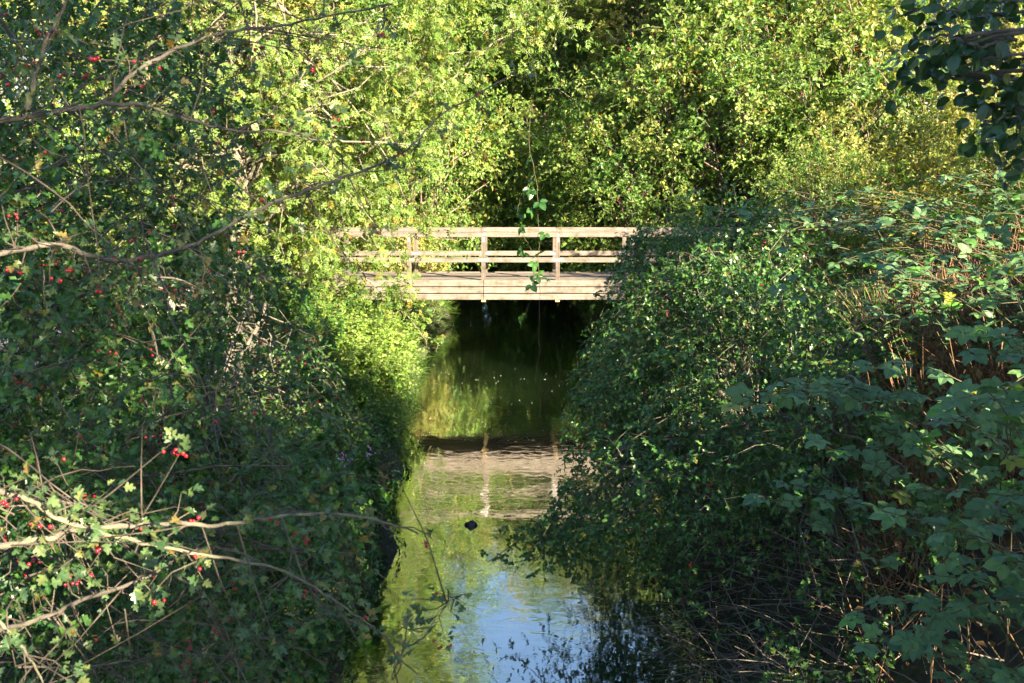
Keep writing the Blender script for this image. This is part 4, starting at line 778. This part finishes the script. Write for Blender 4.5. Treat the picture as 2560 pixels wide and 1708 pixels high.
m = MB(); add_leaves(m, 'kite', Lf); o = m.build('undergrowth', M_HERB, kind='stuff'); tag(o, 'low leafy undergrowth covering the stream banks', 'undergrowth')

n = 7000; iy = rng.uniform(5.5, 24, n); sd = rng.random(n) < .72; iy = np.where(sd, iy, rng.uniform(5.5, 14, n)); wobl = .16*np.sin(iy*1.7)+.1*np.sin(iy*4.1+1)+.06*np.sin(iy*9.3)
u_ = rng.uniform(-.06, .5, n); ix = np.where(sd, np.interp(iy, YL, XL)+wobl-u_, np.interp(iy, YR, XR)+.14*np.sin(iy*1.3+2)+.07*np.sin(iy*5.2)+u_*2.0); iz = np.maximum(hgt(ix, iy), .03)+rng.uniform(.0, .1, n)
nx = np.where(sd, .8, -.8); Lf = dict(P=np.stack([ix+nx*.05, iy, iz], 1), T=nrm(np.stack([nx*.4+rng.normal(0, .4, n), rng.normal(0, .6, n), rng.normal(-.6, .4, n)], 1)), N=nrm(np.stack([nx+rng.normal(0, .4, n), rng.normal(-.2, .4, n), rng.normal(.5, .3, n)], 1)), S=rng.uniform(.04, .09, n), tone=np.clip(rng.normal(.3, .2, n), 0, .9))
m = MB(); add_leaves(m, 'kite', Lf); o = m.build('ivy', M_HAW, kind='stuff'); tag(o, 'dark ivy creeping over the steep stream banks', 'ivy')
n = 420; sx = rng.uniform(1.75, 3.4, n); sy = rng.uniform(6.2, 10.5, n); d = nrm(np.stack([rng.normal(-.3, .7, n), rng.normal(-.2, .7, n), rng.normal(.15, .35, n)], 1)); ln = rng.uniform(.25, 1.1, n); s_ = np.linspace(0, 1, 5)
P = np.stack([sx, sy, np.maximum(hgt(sx, sy), 0)+rng.uniform(.02, .35, n)], 1)[:, None]+d[:, None]*(ln[:, None]*s_)[:, :, None]+np.cumsum(rng.normal(0, .018, (n, 5, 3)), 1); P[:, :, 2] = np.maximum(P[:, :, 2], .02)
m = MB(); V, F = tubes(P, np.broadcast_to(np.linspace(1, .35, 5), (n, 5))*rng.uniform(.003, .009, n)[:, None], 4); m.add(V, F)
n = 1500; lx = rng.uniform(1.8, 3.6, n); ly = rng.uniform(5.5, 11, n); Lf = dict(P=np.stack([lx, ly, np.maximum(hgt(lx, ly), .0)+.015], 1), T=nrm(rng.normal(0, 1, (n, 3))*np.array([1, 1, .3])), N=nrm(UP+rng.normal(0, .4, (n, 3))), S=rng.uniform(.03, .07, n), tone=rng.random(n)); add_leaves(m, 'oval', Lf, 1)
o = m.build('dead_twigs', [M_TWIG, M_LITTER], kind='stuff'); tag(o, 'heap of bare dead twigs and brown leaves at the foot of the right bank', 'dead twigs')

# ------------------------------------------------------------------ on the water
rng = np.random.default_rng(501); n = 170; fx = rng.uniform(-2.0, 2.2, n); fy = 12+12*rng.random(n)**.8; a = np.arange(6)/6*2*np.pi; sz = rng.uniform(.003, .008, n)
V = np.stack([fx[:, None]+np.cos(a)*sz[:, None]*1.5, fy[:, None]+np.sin(a)*sz[:, None], np.full((n, 6), .003)], -1); V = np.concatenate([V, np.stack([fx, fy, np.full(n, .008)], -1)[:, None]], 1)
F = np.array([(i, (i+1) % 6, 6) for i in range(6)]); m = MB(); m.add(V.reshape(-1, 3), (F[None]+(np.arange(n)*7)[:, None, None]).reshape(-1, 3)); o = m.build('foam_flecks', M_FOAM, kind='stuff'); tag(o, 'tiny pale foam flecks drifting on the stream', 'foam')
sp_ = W(1081, 1200, 13.2); sp_[2] = 0
a_ = np.linspace(0, 2*np.pi, 12, endpoint=False); rings = []
for zz, rr in ((-.1, .9), (0, 1.0), (.02, .95), (.04, .7), (.055, .35), (.06, .05)): rings.append(np.stack([sp_[0]+np.cos(a_)*rr*.10*(1+.25*rng.normal(0, 1, 12)*.5), sp_[1]+np.sin(a_)*rr*.045*(1+.2*rng.normal(0, 1, 12)*.5), np.full(12, zz)+rng.normal(0, .008, 12)], 1))
V = np.vstack(rings); F = [(r*12+i, r*12+(i+1) % 12, r*12+12+(i+1) % 12) for r in range(5) for i in range(12)]+[(r*12+i, r*12+12+(i+1) % 12, r*12+12+i) for r in range(5) for i in range(12)]; m = MB(); m.add(V, F); o = m.build('wet_snag', M_WET, smooth=True); tag(o, 'black wet snag of wood poking out of the water', 'snag')
rp = W(1000, 702, 30.5); m = MB(); p0 = W(960, 770, 29.8); p0[2] = .02; p1 = p0+np.array([.75, .05, 0]); V, F = tubes(smooth_line([p0, (p0+p1)/2+[0, 0, .015], p1], 7)[None], np.linspace(.018, .01, 7)[None], 6); m.add(V, F); o = m.build('floating_reed', M_GRASS, smooth=True); tag(o, 'pale green reed stem floating just beyond the bridge', 'reed')

# ------------------------------------------------------------------ unseen trees and hazels added on the right bank to shade the foreground
def shade_tree(seed, loc, h, rx, rz, label, name='ash_tree', cat='tree', group='tall trees on the right bank behind the viewpoint', ll=.2):
    rng = np.random.default_rng(seed); base = np.array([loc[0], loc[1], ground_at(*loc)]); root = thing(name, label, cat, base, group)
    T = smooth_line([base-UP*.4, base+[.1, 0, h*.35], base+[-.1, .2, h*.9]], 12, rng, .03); C, OU = clumps_in(rng, 150 if ll > .15 else 100, base+UP*(h-rz), (rx, rx, rz), .25, base[2]+.8)
    rej = sun_gap
    crown_parts(rng, root, C, OU, at_line(T, np.clip((C[:, 2]-base[2])/h*.8-.1, .1, .95)), 'kite', (M_TREE, M_TWIG), 20, 8, .8 if ll > .15 else .5, ll*1.25 if ll > .15 else .17, .014, base, [(T, np.linspace(.24, .05, 12))], rej, tw_every=3, spread=.3, twr=.006, bark=M_TRUNK)
LT = TO_SUN[:2]/np.linalg.norm(TO_SUN[:2]); PP = np.array([LT[1]*-1, LT[0]])  # towards the sun, and across it
if PP[1] < 0: PP = -PP
for i, (s_, u_, h_) in enumerate(((-6, 13, 12.5), (-2.5, 15, 13.0), (.2, 12.5, 13), (3.0, 15, 13))):
    q = PP*s_+LT*u_; shade_tree(600+i, (q[0], q[1]), h_, 2.9, h_*.47, 'tall ash tree on the right bank behind the viewpoint, out of view')
for i, (x_, y_, h_) in enumerate(((7.3, 3.0, 5.6), (8.6, 4.6, 4.8), (10.2, 6.2, 3.3))): shade_tree(620+i, (x_, y_), h_, 1.9, h_*.48, 'dense hazel on the right bank beside the viewpoint, out of view', 'hazel_bush', 'shrub', 'hazels on the right bank beside the viewpoint', .10)  # unseen hazels put in to keep sun off the right hawthorn
